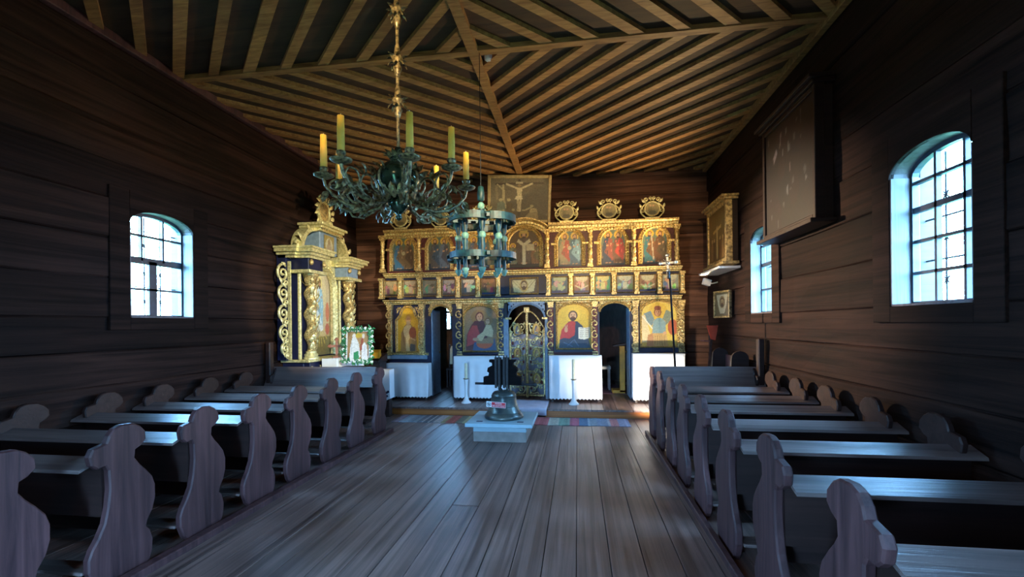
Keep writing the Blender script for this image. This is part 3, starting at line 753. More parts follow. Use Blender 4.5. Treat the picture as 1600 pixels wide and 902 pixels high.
# icon 1: bishop saint
c1 = ix(639, 510); ops = [('e', .5, .70, .33, .21, (206, 160, 40)), ('p', [(.12, 0), (.16, .42), (.3, .56), (.42, .62), (.6, .62), (.74, .52), (.86, .4), (.9, 0)], (150, 112, 62)),
   ('p', [(.3, .54), (.45, .6), (.62, .58), (.66, .4), (.5, .25), (.56, 0), (.38, 0), (.36, .3), (.24, .42)], (188, 160, 110)), ('e', .70, .42, .17, .13, (140, 72, 40)), ('p', [(.56, .0), (.8, 0), (.82, .16), (.58, .18)], (84, 78, 72)),
   ('l', .3, .15, .24, .45, .02, (120, 84, 50)), ('l', .62, .3, .8, .26, .03, (196, 150, 104))]+face(.5, .70, .11, .085, beard=(170, 140, 100), hair=(186, 136, 50), skin=(190, 136, 84))
z0, w1, h1 = .985, .42, .87
paint('bishop_icon', ico, T(c1, YI-.03, z0), w1, h1, ops, (196, 150, 30), 56, 100, label='icon of a bearded bishop on a yellow ground')
pts = [(c1-.23, z0), (c1-.23, z0+.60), (c1-.15, z0+.70), (c1-.12, z0+.80), (c1-.05, z0+.86), (c1+.05, z0+.86), (c1+.12, z0+.80), (c1+.15, z0+.70), (c1+.23, z0+.60), (c1+.23, z0)]
frame_path(pts, .05, .05, YI-.03, m_gold, ico, closed=True, beads=False)
for s_ in (-1, 1):
    m = MB(); m.prism([(c1+s_*.25, z0+.62), (c1+s_*.165, z0+.72), (c1+s_*.13, z0+.82), (c1+s_*.06, z0+.885), (c1+s_*.25, z0+.885)], 'Y', YI-.055, YI); m.build('arch_spandrel', m_navy, ico)
scroll_corner(c1, .20, z0+.81, ico, r=.04)
for px in (611, 661): vine_pilaster(ix(px, 510), .93, Z1, .085, back=m_goldd)
MB().box(ix(607, 560), ix(668, 560), YI-.06, YI+.02, .85, .93, .006).build('base_panel', m_bluegrey, ico)
cornice(ix(604, 560), ix(670, 560), .97, .05, .10, teeth=False)
# door left arch
dc = (DL[0]+DL[1])/2; hw = (DL[1]-DL[0])/2
spandrels(dc, hw, 1.66, 1.86, 1.89, m_goldd, ico); frame_path([(dc-hw*math.cos(PI*k/14), 1.66+.2*math.sin(PI*k/14)) for k in range(15)], .04, .05, YI-.03, m_gold, ico, 'arch_frame', beads=False)
scroll_corner(dc, hw-.0, 1.80, ico, r=.035)
def main_icon(cx, w, z0, h, ops, bgc, label, name, nx, ny, arch=.66):
    paint(name, ico, T(cx, YI-.03, z0), w, h, ops, bgc, nx, ny, label=label)
    zs = z0+h*.74; frame_path([(cx-w/2*math.cos(PI*k/18), zs+(h-h*.74-.0)*math.sin(PI*k/18)) for k in range(19)], .05, .05, YI-.035, m_gold, ico, 'arch_frame', beads=False)
    spandrels(cx, w/2, zs, z0+h, z0+h+.035, m_goldd, ico, y=YI-.05, d=.045)
    frame_path([(cx-w/2, z0), (cx-w/2, z0+h), (cx+w/2, z0+h), (cx+w/2, z0)], .045, .05, YI-.04, m_gold, ico, closed=True, bead_pitch=.04)
    scroll_corner(cx, w/2-.05, z0+h-.05, ico, r=.035)
c2 = ix(752, 512); z2 = iz(752, 549)
ops = [('e', .46, .74, .25, .16, (150, 116, 66)), ('e', .70, .66, .15, .10, (150, 116, 66)), ('p', [(.05, .02), (.08, .35), (.2, .55), (.32, .66), (.58, .66), (.66, .5), (.7, .2), (.95, .1), (.95, 0)], (96, 44, 44)),
   ('p', [(.08, .1), (.10, .38), (.25, .56), (.38, .56), (.5, .3), (.42, .2)], (176, 62, 58)), ('p', [(.25, 0), (.3, .2), (.6, .16), (.9, .28), (.95, 0)], (64, 84, 120)), ('e', .60, .17, .24, .11, (196, 92, 50)), ('p', [(.36, .17), (.86, .17), (.86, .3), (.36, .26)], (150, 120, 86)),
   ('p', [(.34, .24), (.52, .22), (.62, .34), (.84, .30), (.86, .44), (.80, .56), (.66, .58), (.56, .42), (.4, .34)], (206, 184, 140)), ('e', .34, .26, .09, .035, SKIN)]
ops += face(.46, .735, .085, .085, beard=None, hair=(92, 42, 36))+face(.70, .645, .06, .055, beard=None, hair=(130, 84, 44), skin=(206, 164, 120))
main_icon(c2, ix(779, 512)-ix(726, 512), z2, iz(752, 477)-z2, ops, (142, 118, 84), 'icon of a mother in red mantle holding a child', 'mother_and_child_icon', 84, 110)
for px in (719.5, 784): vine_pilaster(ix(px, 510), .93, Z1, .085)
cornice(ix(714, 552), ix(789, 552), .975, .05, .10, teeth=False, mat=m_navy)
c3 = ix(897, 510); z3 = iz(897, 545)
ops = [('e', .47, .73, .21, .16, (220, 180, 60)), ('p', [(.05, 0), (.1, .3), (.22, .5), (.36, .6), (.6, .6), (.74, .5), (.88, .3), (.98, 0)], (44, 54, 72)), ('p', [(.08, .2), (.14, .42), (.3, .56), (.44, .62), (.54, .58), (.52, .3), (.36, .22), (.2, .24)], (176, 52, 44)),
   ('l', .3, .06, .5, .2, .012, (80, 96, 120)), ('l', .5, .2, .62, .06, .012, (80, 96, 120)), ('l', .2, .14, .45, .05, .012, (84, 100, 124)),
   ('p', [(.62, .22), (.80, .20), (.80, .46), (.62, .47)], (228, 220, 196)), ('p', [(.80, .20), (.96, .24), (.96, .47), (.80, .46)], (220, 212, 186)), ('e', .27, .42, .05, .06, SKIN), ('l', .27, .42, .24, .52, .014, SKIN), ('l', .29, .42, .3, .52, .014, SKIN)]
ops += [('l', .65, .26+.045*j, .77, .255+.045*j, .006, (110, 90, 80)) for j in range(5)]+[('l', .83, .27+.042*j, .93, .28+.042*j, .006, (110, 90, 80)) for j in range(5)]
ops += face(.47, .72, .095, .085, skin=(206, 160, 116))
main_icon(c3, ix(924, 510)-ix(870, 510), z3, iz(897, 474)-z3, ops, (206, 168, 50), 'icon of Christ in red with an open book', 'christ_with_book_icon', 84, 112)
for px in (861, 929.5): vine_pilaster(ix(px, 510), .93, Z1, .085, back=m_red)
cornice(ix(856, 549), ix(934, 549), .975, .05, .10, teeth=False, mat=m_red)
dc = (DR[0]+DR[1])/2-.05; hw = (DR[1]-DR[0])/2-.02
spandrels((DR[0]+DR[1])/2, (DR[1]-DR[0])/2, 1.70, 1.87, 1.90, m_goldd, ico); frame_path([((DR[0]+DR[1])/2-(DR[1]-DR[0])/2*math.cos(PI*k/14), 1.70+.17*math.sin(PI*k/14)) for k in range(15)], .045, .05, YI-.03, m_gold, ico, 'arch_frame', beads=False)
scroll_corner((DR[0]+DR[1])/2, (DR[1]-DR[0])/2-.0, 1.82, ico, r=.045)
c4 = ix(1029, 508); z4 = iz(1029, 542)
ops = [('e', .48, .76, .27, .19, (206, 168, 60)), ('p', [(.08, .72), (.28, .78), (.4, .56), (.3, .46), (.18, .55)], (110, 130, 130)), ('p', [(.88, .74), (.7, .8), (.58, .56), (.68, .46), (.8, .55)], (120, 130, 110)),
   ('e', .88, .42, .14, .17, (170, 84, 48)), ('p', [(.28, 0), (.3, .3), (.34, .56), (.44, .62), (.56, .62), (.68, .56), (.7, .3), (.76, 0)], (186, 150, 90)), ('p', [(.32, .3), (.34, .55), (.45, .62), (.57, .62), (.68, .54), (.68, .3)], (124, 150, 150)),
   ('p', [(0, .1), (0, .68), (.12, .7), (.26, .3), (.2, .1)], (206, 186, 140)), ('l', .06, .66, .32, .4, .014, (226, 220, 200)), ('p', [(.15, .0), (.2, .26), (.34, .3), (.36, 0)], (170, 120, 76)), ('e', .66, .3, .05, .03, SKIN)]
ops += [('l', .38+.07*j, .02, .4+.06*j, .24, .008, (150, 116, 66)) for j in range(5)]+face(.47, .74, .075, .075, beard=None, hair=(120, 62, 36), skin=(190, 136, 92))+[('e', .47, .84, .1, .05, (130, 66, 40))]
main_icon(c4, ix(1057, 508)-ix(1000, 508), z4, iz(1029, 470)-z4, ops, (206, 176, 76), 'icon of a winged archangel in pale blue tunic', 'archangel_icon', 84, 110)
for px in (992.5, 1064): vine_pilaster(ix(px, 510), .93, Z1, .095, back=m_goldd)
cornice(ix(987, 548), ix(1072, 548), .975, .05, .10, teeth=False, mat=m_navy)

# ---- royal doors
rc = ix(823.5, 540); hw = ix(852, 540)-rc; xa_, xb_ = ix(786, 520), ix(856, 520)
spandrels(rc, hw, 1.60, 1.86, 1.90, m_bluegrey, ico, y=YI-.06, d=.06)
g = MB()
for s_ in (-1, 1):
    for dx, dz in ((.0, .0), (.05, .03), (-.04, .035), (.03, -.06), (.06, -.1)): g.ell((rc+s_*(hw-.06+dx), YI-.065, 1.82+dz), (.014, .006, .014), 6, 4)
g.build('star_bosses', m_navy, ico)
for a, b_ in ((xa_, rc-hw), (rc+hw, xb_)):
    if b_-a > .015: MB().box(a, b_, YI-.06, YI, .13, 1.60, .004).build('door_post', m_bluegrey, ico)
frame_path([(rc-hw*math.cos(PI*k/18), 1.60+.26*math.sin(PI*k/18)) for k in range(19)], .03, .03, YI-.06, m_bluegrey, ico, 'arch_frame', beads=False)
for s_ in (-1, 1): MB().box(rc+s_*hw-.05, rc+s_*hw+.05, YI-.09, YI, 1.58, 1.615).build('impost', m_gold, ico)
def arch_top(x):   # height of the leaf at x
    t = min(1, abs(x-rc)/hw); return 1.56+.02+.22*math.sqrt(max(0, 1-t*t))*(0 if t > .85 else 1)
for s_ in (-1, 1):
    xo, xi = rc+s_*(hw-.012), rc+s_*.018; y = YI+.0; zb0, zt0 = .17, 1.40
    fr_ = MB()
    a, b_ = sorted((xo, xo-s_*.022)); fr_.box(a, b_, y, y+.03, zb0, zt0); a, b_ = sorted((xo, xi)); fr_.box(a, b_, y, y+.03, zb0, zb0+.03)
    n = 14; pth = [(xo-(xo-xi)*(k/n), y+.015, zt0+.33*math.sin(PI/2*k/n)) for k in range(n+1)]; fr_.tube(pth, .014, 6)
    door = fr_.build('royal_door', m_gold, ico)
    v = MB(); cxd = (xo+xi)/2; W = abs(xo-xi)
    zz = zb0+.12; j = 0
    while zz < 1.52:
        q = s_ if j % 2 else -s_; c = (cxd+q*W*.20, y+.01, zz)
        v.tube(spiral(c, W*.24, 1.35, -PI/2, q, n=20), [.010]*18+[.016, .018], 5)
        v.tube([(cxd-q*W*.2, y+.01, zz-.13), (cxd-q*W*.05, y+.01, zz-.05), (cxd+q*W*.2, y+.01, zz-W*.24)], .010, 5)
        v.tube(spiral((cxd-q*W*.26, y+.01, zz+.04), W*.13, 1.2, PI/2, -q, n=14), .008, 5)
        for an in (.4, 2.2, 3.8): v.leaf((c[0]+math.cos(an)*W*.2, y, zz+math.sin(an)*W*.2), (math.cos(an+1), 0, math.sin(an+1)), .07, .035)
        zz += .145; j += 1
    v.build('openwork_vine', m_goldp, door)
    gb = MB()
    for zq in (.42, .66, .9, 1.14): gb.ell((xo-s_*.06, y-.005, zq), (.024, .02, .034), 8, 5); gb.ell((xi+s_*.05, y-.005, zq-.1), (.02, .018, .03), 8, 5)
    gb.build('grape_cluster', m_red, door)
    for zm, hh in ((.50, .17), (.97, .15), (1.40, .19)):
        ops = [('e', .5, .62, .3, .26, GOLD)]+saint(.5, .05, .85, (70, 90, 110) if zm > 1 else (120, 84, 50), (170, 120, 60), halo=None, w=1.3)
        paint('door_medallion', door, T(cxd+s_*.005, y-.012, zm-hh/2), .12, hh, ops, (196, 160, 70), 12, 16, arch=.5)
        frame_path([(cxd+s_*.005+.068*math.cos(2*PI*k/14), zm+hh*.56*math.sin(2*PI*k/14)) for k in range(14)], .018, .02, y-.005, m_gold, door, 'medallion_frame', beads=False, closed=True)
m = MB(); m.box(rc-.022, rc+.022, YI-.04, YI+.03, .15, 1.80, .008); m.box(rc-.05, rc+.05, YI-.05, YI+.03, 1.70, 1.80, .006)
for q in range(12): m.ell((rc, YI-.045, .25+q*.13), (.014, .012, .05), 6, 4)
m.build('door_mullion', m_gold, ico)

c = MB(); nn_ = 24
c.add([(rc-hw-.1+(2*hw+.2)*i/nn_, YI+.24+.012*math.sin(i*1.7), z) for z in (.15, 1.30) for i in range(nn_+1)], [(i, i+1, nn_+2+i, nn_+1+i) for i in range(nn_)], True)
c = c.build('door_curtain', m_runner); c.modifiers.new('thickness', 'SOLIDIFY').thickness = .004; tag(c, 'pale curtain hanging behind the openwork royal doors', 'curtain')
# ---- medallions standing on the top cornice
for k, px in enumerate((628, 690, 755, 885, 951, 1018)):
    x = ix(px, 330); zc = ZT+.182
    md = thing('crest_medallion', (x, YI-.07, ZT), '%s gilt scroll medallion on top of the icon screen, counted from the left' % ('first', 'second', 'third', 'fourth', 'fifth', 'sixth')[k], 'medallion', 'round scroll medallions along the top cornice')
    r = random.Random(k+40); yy = YI-.07
    ops = [('e', .35, .45, .14, .3, (120, 110, 76)), ('e', .62, .42, .15, .3, (140, 126, 90)), ('e', .36, .74, .08, .08, SKIN), ('e', .6, .72, .08, .08, SKIN), ('e', .5, .2, .3, .15, (96, 90, 66))]
    mm = MB(T(x, yy-.015, zc)); n = 24
    dsc = paint('painted_disc', md, T(x, yy-.012, zc-.115), .23, .23, ops, (150, 136, 92), 22, 22, label=None)
    # trim the square to a disc
    me = dsc.data; import bmesh
    bm = bmesh.new(); bm.from_mesh(me); cz = .115
    bmesh.ops.delete(bm, geom=[f_ for f_ in bm.faces if (f_.calc_center_median().x)**2+(f_.calc_center_median().z-cz)**2 > .113**2], context='FACES'); bm.to_mesh(me); bm.free()
    m = MB(); m.tube([(x+.125*math.cos(2*PI*q/n), yy, zc+.125*math.sin(2*PI*q/n)) for q in range(n)], .016, 6, True); m.lathe((x, yy+.004, zc), [(.12, 0), (.12, .014)], 20, 'Y'); m.build('ring', m_goldp, md)
    g = MB()
    for s_ in (-1, 1):
        g.tube([(x+s_*(.10+.10*math.sin(t)), yy, ZT+.02+.26*t/PI) for t in [PI*q/12 for q in range(13)]], .014, 6)
        g.tube(spiral((x+s_*.155, yy, zc-.03), .04, 1.3, PI/2, -s_, n=14), .010, 5); g.tube(spiral((x+s_*.10, yy, zc+.16), .045, 1.4, -PI/2, s_, n=16), .012, 5)
        g.tube(spiral((x+s_*.035, yy, zc+.185), .035, 1.2, -PI/2, -s_, n=14), .011, 5); g.leaf((x+s_*.13, yy, zc+.11), (s_*.6, 0, .8), .09, .045); g.leaf((x+s_*.19, yy, zc+.02), (s_*.3, 0, 1), .08, .04)
    g.box(x-.12, x+.12, yy-.02, yy+.03, ZT+.004, ZT+.034); g.build('scrollwork', m_goldp, md)

# ---- crucifixion painting above
a, b_, c, d = P(757, 268, 'Y', 8.12), P(857, 259, 'Y', 8.12), P(860, 341, 'Y', 8.3), P(776, 341, 'Y', 8.3)
pw = 1.06; pcx = (a.x+b_.x)/2+.03; pz0 = ZT+.12; ph = .74
cr = thing('crucifixion_painting', (pcx, 8.3, pz0), 'framed dim crucifixion painting propped above the middle of the icon screen', 'painting')
Mx = T(pcx-.02, 8.36, pz0, .06, .16) @ Matrix.Rotation(.035, 4, 'Y')
st = (214, 200, 156); sk = (190, 176, 130)
ops = [('e', .6, .5, .45, .4, (112, 102, 76)), ('e', .75, .35, .3, .3, (104, 94, 70)), ('p', [(0, 0), (1, 0), (1, .1), (.6, .2), (0, .16)], (96, 84, 60)), ('l', .5, .1, .5, .95, .02, (80, 66, 46)), ('l', .1, .86, .9, .88, .018, (84, 70, 50)), ('p', [(.44, .92), (.56, .92), (.56, .87), (.44, .87)], (196, 186, 150)),
   ('l', .28, .86, .46, .76, .016, st), ('l', .72, .87, .54, .76, .016, st), ('p', [(.45, .78), (.55, .78), (.545, .62), (.55, .54), (.46, .54), (.465, .62)], st), ('l', .475, .54, .49, .22, .02, st), ('l', .525, .54, .51, .22, .02, st), ('e', .5, .82, .03, .035, (150, 130, 90)), ('p', [(.45, .58), (.55, .58), (.56, .5), (.42, .5)], (220, 210, 170)),
   ('l', .12, .85, .22, .72, .013, sk), ('l', .22, .82, .23, .5, .022, sk), ('l', .23, .5, .27, .3, .016, sk), ('l', .1, .8, .12, .5, .022, (150, 136, 100)),
   ('e', .18, .48, .035, .04, sk), ('p', [(.1, .05), (.12, .4), (.18, .45), (.25, .4), (.27, .05)], (130, 140, 116)), ('p', [(.12, .22), (.24, .25), (.25, .2), (.13, .16)], (196, 190, 150)), ('e', .32, .48, .033, .04, sk), ('p', [(.27, .02), (.28, .4), (.32, .45), (.38, .4), (.4, .02)], (112, 96, 60)),
   ('e', .72, .33, .03, .035, sk), ('e', .75, .2, .07, .09, (190, 170, 120)), ('p', [(.58, .02), (.66, .16), (.82, .2), (.84, .02)], (160, 146, 104)), ('e', .4, .24, .025, .03, sk), ('e', .48, .24, .025, .03, sk), ('e', .58, .23, .03, .02, sk), ('l', .62, .24, .7, .3, .014, sk)]
paint('canvas', cr, Mx, pw, ph, ops, (122, 112, 84), 106, 100, mat=m_canvas)
fm = MB(Mx); q = .055
for a4 in ((-pw/2-q, -pw/2, -q, ph+q), (pw/2, pw/2+q, -q, ph+q), (-pw/2, pw/2, -q, 0), (-pw/2, pw/2, ph, ph+q)): fm.box(a4[0], a4[1], -.03, .03, a4[2], a4[3], .008)
fm.box(-pw/2, pw/2, .005, .02, 0, ph); fm.build('frame', plain('dull_frame_gilding', srgb(170, 150, 100), .45, .1, .2, 20), cr)

# ================================================================== CLOTHED TABLES
def table(px0, px1, py, w_extra, label, lab_c):
    x0, x1 = P(px0, py, 'Y', 7.93).x, P(px1, py, 'Y', 7.93).x; zt = P(px0, py, 'Y', 7.93).z
    t = thing('side_altar_table', ((x0+x1)/2, 8.07, .13), label, 'table', 'altar tables below the icons')
    MB().box(x0+.02, x1-.02, 7.95, 8.12, zt-.035, zt-.006).build('tabletop', m_dark, t)
    for xx in (x0+.05, x1-.05):
        for yy in (7.98, 8.09): MB().box(xx-.02, xx+.02, yy-.02, yy+.02, .13, zt-.035).build('leg', m_dark, t)
    n = int((x1-x0)/.03); m = MB(); rows = 7; rnd = random.Random(int(px0)); ph_ = rnd.uniform(0, 6); zb_ = .195
    def yoff(u, k): return .010*math.sin(u*9+ph_)*(k/rows)+.006*math.sin(u*23+ph_*2)*(k/rows)
    grid = [(x0+(x1-x0)*i/n, 8.125, zt) for i in range(n+1)]+[(x0+(x1-x0)*i/n, 7.93, zt) for i in range(n+1)]
    for k in range(1, rows+1): grid += [(x0+(x1-x0)*i/n, 7.925+yoff(i/n*(x1-x0)*1.6, k), zt+(zb_-zt)*k/rows) for i in range(n+1)]
    grid += [(x0+(x1-x0)*i/n, 7.925+yoff(i/n*(x1-x0)*1.6, rows), zb_-(.022 if i % 2 else .0)) for i in range(n+1)]
    N1 = n+1; m.add(grid, [(r_*N1+i, r_*N1+i+1, (r_+1)*N1+i+1, (r_+1)*N1+i) for r_ in range(rows+2) for i in range(n)], True)
    for xx, s_ in ((x0, -1), (x1, 1)):   # side drops
        m.add([(xx, 7.925, zt), (xx, 8.125, zt), (xx+s_*.006, 8.125, zb_), (xx+s_*.006, 7.925, zb_)], [(0, 1, 2, 3)])
    c = m.build('tablecloth', m_cloth); sol = c.modifiers.new('thickness', 'SOLIDIFY'); sol.thickness = .003
    tag(c, lab_c, 'tablecloth', 'white tablecloths on the altar tables')
table(604, 669, 568, 0, 'cloth-covered table under the yellow bishop icon at far left', 'white cloth over the table below the bishop icon')
table(709, 787, 557, 0, 'cloth-covered table under the mother and child icon', 'white scalloped cloth below the mother and child icon')
table(858, 940, 556, 0, 'cloth-covered table under the icon of Christ with book', 'white scalloped cloth below the icon of Christ')
table(989, 1070, 553, 0, 'cloth-covered table under the archangel icon at right', 'white cloth on the table below the archangel icon')
# standing candlesticks
for k, (px, pb, pt) in enumerate(((739.5, 622, 568), (897, 623, 562))):
    b_ = P(px, pb, 'Z', .13); x, y = b_.x, 7.72; top = P(px, pt, 'Y', y).z
    o = thing('floor_candlestick', (x, y, .13), 'white turned candlestick standing before the %s altar cloth' % ('blue-lit left' if k == 0 else 'bright right'), 'candlestick', 'white candlesticks on the platform')
    MB().lathe((x, y, .13), [(.085, 0), (.085, .02), (.06, .035), (.045, .07), (.035, .09), (.03, .11)], 18).build('foot', m_white, o)
    MB().lathe((x, y, .24), [(.028, 0), (.024, .05), (.026, .15), (.03, .25), (.036, .29), (.03, .30)], 16).build('stem', m_white, o)
    m = MB(); m.lathe((x, y, .54), [(.03, 0), (.052, .012), (.052, .018), (.02, .016)], 16); m.build('drip_pan', m_brass, o)
    c = MB(); c.lathe((x, y, .556), [(.026, 0), (.026, top-.556), (.004, top-.55)], 14); c = c.build('candle', m_cream)
    tag(c, 'thick cream candle on the %s white floor candlestick' % ('left' if k == 0 else 'right'), 'candle', 'cream candles on the platform')

# ================================================================== SIDE ALTAR on the left wall, facing the nave
AX, AY = -4.10, 6.95
GM[0] = T(AX, AY, 0, PI/2)
alt = thing('side_altar', (AX, AY, 0), 'ornate gold and navy baroque side altar with twisted columns on the left wall', 'altar')
MB().box(-.75, .98, -.10, .24, 0, .96, .01).build('pedestal', m_navy, alt)
for s_ in (-1, 1):
    m = MB()
    for dx in (-.13, .10): m.box(s_*.57+dx, s_*.57+dx+.02, -.205, -.19, .08, .9)
    o = MB().box(s_*.57-.16, s_*.57+.16, -.19, -.10, 0, .96, .008).build('column_pedestal', m_navy, alt); m.build('gilt_strips', m_goldp, o)
MB().box(-.80, .98, -.22, .24, .96, 1.0, .008).build('pedestal_moulding', m_goldp, alt)
MB().box(-.86, .92, .10, .24, 1.0, 2.62).build('back_board', m_navy, alt)
ops = [('e', .5, .65, .5, .5, (196, 176, 140)), ('e', .5, .72, .3, .26, (214, 196, 150)), ('p', [(0, 0), (1, 0), (1, .22), (0, .2)], (120, 110, 70))]
ops += [('l', .5, .32, .5+.42*math.sin(t), .32-.22*math.cos(t), .012, (206, 184, 96)) for t in (-1.3, -.9, -.5, -.15, .2, .55, .9, 1.3)]
ops += [('e', .14, .6, .09, .14, (190, 96, 76)), ('e', .86, .5, .09, .12, (190, 110, 84)), ('e', .85, .3, .1, .07, (176, 90, 76))]
ops += saint(.5, .32, .58, (206, 222, 226), (150, 190, 206), halo=(230, 210, 130), w=1.0)+[('e', .5, .31, .16, .035, (226, 230, 226))]
paint('saint_painting', alt, GM[0] @ T(0, .085, 1.02), .62, 1.42, ops, (176, 156, 110), 50, 100, arch=.76)
frame_path(arch_path(0, .335, 1.02, 2.10, 2.47), .09, .10, .07, m_goldp, alt, 'niche_frame', bead_pitch=.06)
spandrels(0, .37, 2.10, 2.50, 2.60, m_goldp, alt, y=.02, d=.10)
for s_ in (-1, 1):
    x = s_*.57
    MB().box(x-.15, x+.15, -.02, .12, 1.0, 2.28, .006).build('column_back_panel', m_navy, alt)
    for e in (-.155, .155): MB().box(x+e-.02, x+e+.02, -.05, -.01, 1.0, 2.28, .006).build('gilt_border', m_goldp, alt)
    m = MB(); n = 64; prof = [(.066+.012*math.sin(k/n*PI), 1.12+1.0*k/n) for k in range(n+1)]
    # twisted shaft: radius wobbles with a helix
    nn = 16; vs = []
    for r_, z in prof:
        ph_ = z*20; ox, oy = .026*math.cos(ph_), .026*math.sin(ph_)
        for i in range(nn):
            t = 2*PI*i/nn; rr = r_*(1+.13*math.cos(3*t-ph_*1.0)); vs.append((x+ox+rr*math.cos(t), -.11+oy+rr*math.sin(t), z))
    m.add(vs, [(k*nn+i, k*nn+(i+1) % nn, (k+1)*nn+(i+1) % nn, (k+1)*nn+i) for k in range(n) for i in range(nn)], True)
    o = m.build('twisted_column', m_gold, alt)
    lf = MB(); r = random.Random(int(50+s_))
    for k in range(26):
        z = 1.15+.95*k/26; an = -PI/2+r.uniform(-1.1, 1.1); c = (x+.085*math.cos(an), -.11+.085*math.sin(an), z)
        lf.leaf(c, (math.cos(an)*.4+r.uniform(-.5, .5), math.sin(an)*.4, .8), .09, .06, up=(math.cos(an), math.sin(an), 0))
    lf.build('carved_leaves', m_goldp, o)
    b = MB(); b.lathe((x, -.11, 1.0), [(.11, 0), (.11, .03), (.095, .04), (.10, .07), (.075, .09), (.08, .12)], 20); b.build('column_base', m_goldp, o)
    c = MB(); c.lathe((x, -.11, 2.10), [(.075, 0), (.085, .02), (.075, .05), (.11, .15), (.12, .16), (.12, .18)], 16)
    for q in range(8): an = q*PI/4; c.leaf((x+.08*math.cos(an), -.11+.08*math.sin(an), 2.13), (math.cos(an)*.5, math.sin(an)*.5, 1), .11, .06, up=(math.cos(an), math.sin(an), 0))
    c.build('capital', m_gold, o)
    # entablature block
    a, b_ = sorted((s_*.26, s_*(.98 if s_ > 0 else .84)))
    for z0, z1, o_, mt, nm in ((2.28, 2.33, .05, m_goldp, 'architrave'), (2.33, 2.50, .0, m_bluegrey if s_ > 0 else m_navy, 'frieze')):
        MB().box(x-.19-o_, x+.19+o_, -.20-o_, .22, z0, z1, .006).build(nm, mt, alt)
    m = MB()
    for z0, z1, o_ in ((2.50, 2.54, .02), (2.54, 2.58, .06), (2.58, 2.63, .11), (2.63, 2.66, .13)): m.prism([(a-(o_ if s_ < 0 else 0), .22), (b_+(o_ if s_ > 0 else 0), .22), (b_+(o_ if s_ > 0 else 0), -.02-o_), (x+.22+o_, -.02-o_), (x+.20+o_, -.22-o_), (x-.20-o_, -.22-o_), (x-.22-o_, -.02-o_), (a-(o_ if s_ < 0 else 0), -.02-o_)], 'Z', z0, z1)
    o = m.build('entablature', m_goldp, alt); g = MB()
    for q in range(9): g.leaf((x-.2+.05*q, -.245, 2.60), (0, -.2, -1), .07, .045)
    g.build('leaf_fringe', m_gold, o)
    for e in (-.17, .17): MB().ell((x+e, -.235, 2.44), (.035, .03, .045), 10, 6).build('rosette', m_gold, alt)
# side wings of pierced scrollwork
for s_ in (-1, 1):
    w = MB(); x0 = s_*.80
    w.box(min(x0, x0+s_*.03), max(x0, x0+s_*.03), .05, .09, 1.0, 2.45)
    for k, (z, r) in enumerate(((2.26, .13), (1.97, .12), (1.68, .12), (1.40, .11), (1.17, .09))):
        cc = (x0+s_*(.04+r), .07, z)
        w.tube(spiral(cc, r, 1.6, PI/2, -s_, n=26), [.020]*14+[.016]*11+[.028], 6)
        w.tube(spiral((x0+s_*(.03+r*.5), .07, z-r*1.1), r*.45, 1.3, -PI/2, s_, n=14), .013, 5)
        w.leaf((cc[0]+s_*r*.8, .05, z-r*.5), (-s_*.5, 0, -1), r*.9, r*.45); w.leaf((cc[0]-s_*r*.3, .05, z+r*.8), (s_*.9, 0, .5), r*.8, r*.4)
    w.build('carved_wing', m_goldp, alt)
# attic
MB().box(-.26, .26, -.08, .2, 2.66, 3.0, .01).build('attic', m_bluegrey, alt)
paint('attic_relief', alt, GM[0] @ T(0, -.09, 2.69), .3, .28, [('e', .5, .45, .36, .4, (196, 186, 150)), ('e', .5, .6, .14, .2, (150, 130, 96)), ('e', .5, .3, .25, .2, (170, 150, 120))], (150, 130, 76), 18, 18)
m = MB()
for z0, z1, o_ in ((3.0, 3.04, .03), (3.04, 3.08, .07), (3.08, 3.12, .11)): m.box(-.28-o_, .28+o_, -.1-o_, .22, z0, z1, .005)
m.build('attic_cornice', m_goldp, alt)
g = MB()
for q in range(9): g.leaf((-.28+.07*q, -.15, 3.04), (0, -.2, -1), .06, .05)
g.build('leaf_fringe', m_gold, alt)
for s_ in (-1, 1):
    g = MB(); n = 14; arc = [(s_*(.30+.40*math.sin(PI/2*k/n)), 2.70+.34*math.cos(PI/2*k/n)) for k in range(n+1)]
    for k in range(n): g.prism([arc[k], arc[k+1], (arc[k+1][0]*.92, arc[k+1][1]-.05), (arc[k][0]*.92, arc[k][1]-.05)], 'Y', -.06, .12)
    g.tube(spiral((s_*.70, .0, 2.72), .07, 1.2, 0 if s_ > 0 else PI, s_, n=16), .022, 6)
    g.leaf((s_*.68, -.05, 2.78), (s_*.8, 0, .8), .14, .09); g.leaf((s_*.5, -.05, 2.93), (s_*.3, 0, 1), .12, .08)
    g.build('volute', m_goldp, alt)
cx, cz = 0, 3.36
m = MB(); n = 22; m.tube([(.17*math.cos(2*PI*q/n)*(1), -.0, cz+.17*math.sin(2*PI*q/n)) for q in range(n)], .028, 6, True)
for q in range(14):
    an = 2*PI*q/14; m.leaf((.19*math.cos(an), -.02, cz+.19*math.sin(an)), (math.cos(an+.7), 0, math.sin(an+.7)), .12, .08)
for s_ in (-1, 1): m.tube(spiral((s_*.13, -.01, cz+.2), .05, 1.2, -PI/2, s_, n=12), .014, 5); m.tube(spiral((s_*.17, -.01, cz-.17), .05, 1.2, PI/2, s_, n=12), .014, 5)
o = m.build('crest', m_goldp, alt); MB().ell((0, .0, cz), (.15, .02, .16), 14, 8).build('crest_cartouche', m_goldd, o)
GM[0] = None
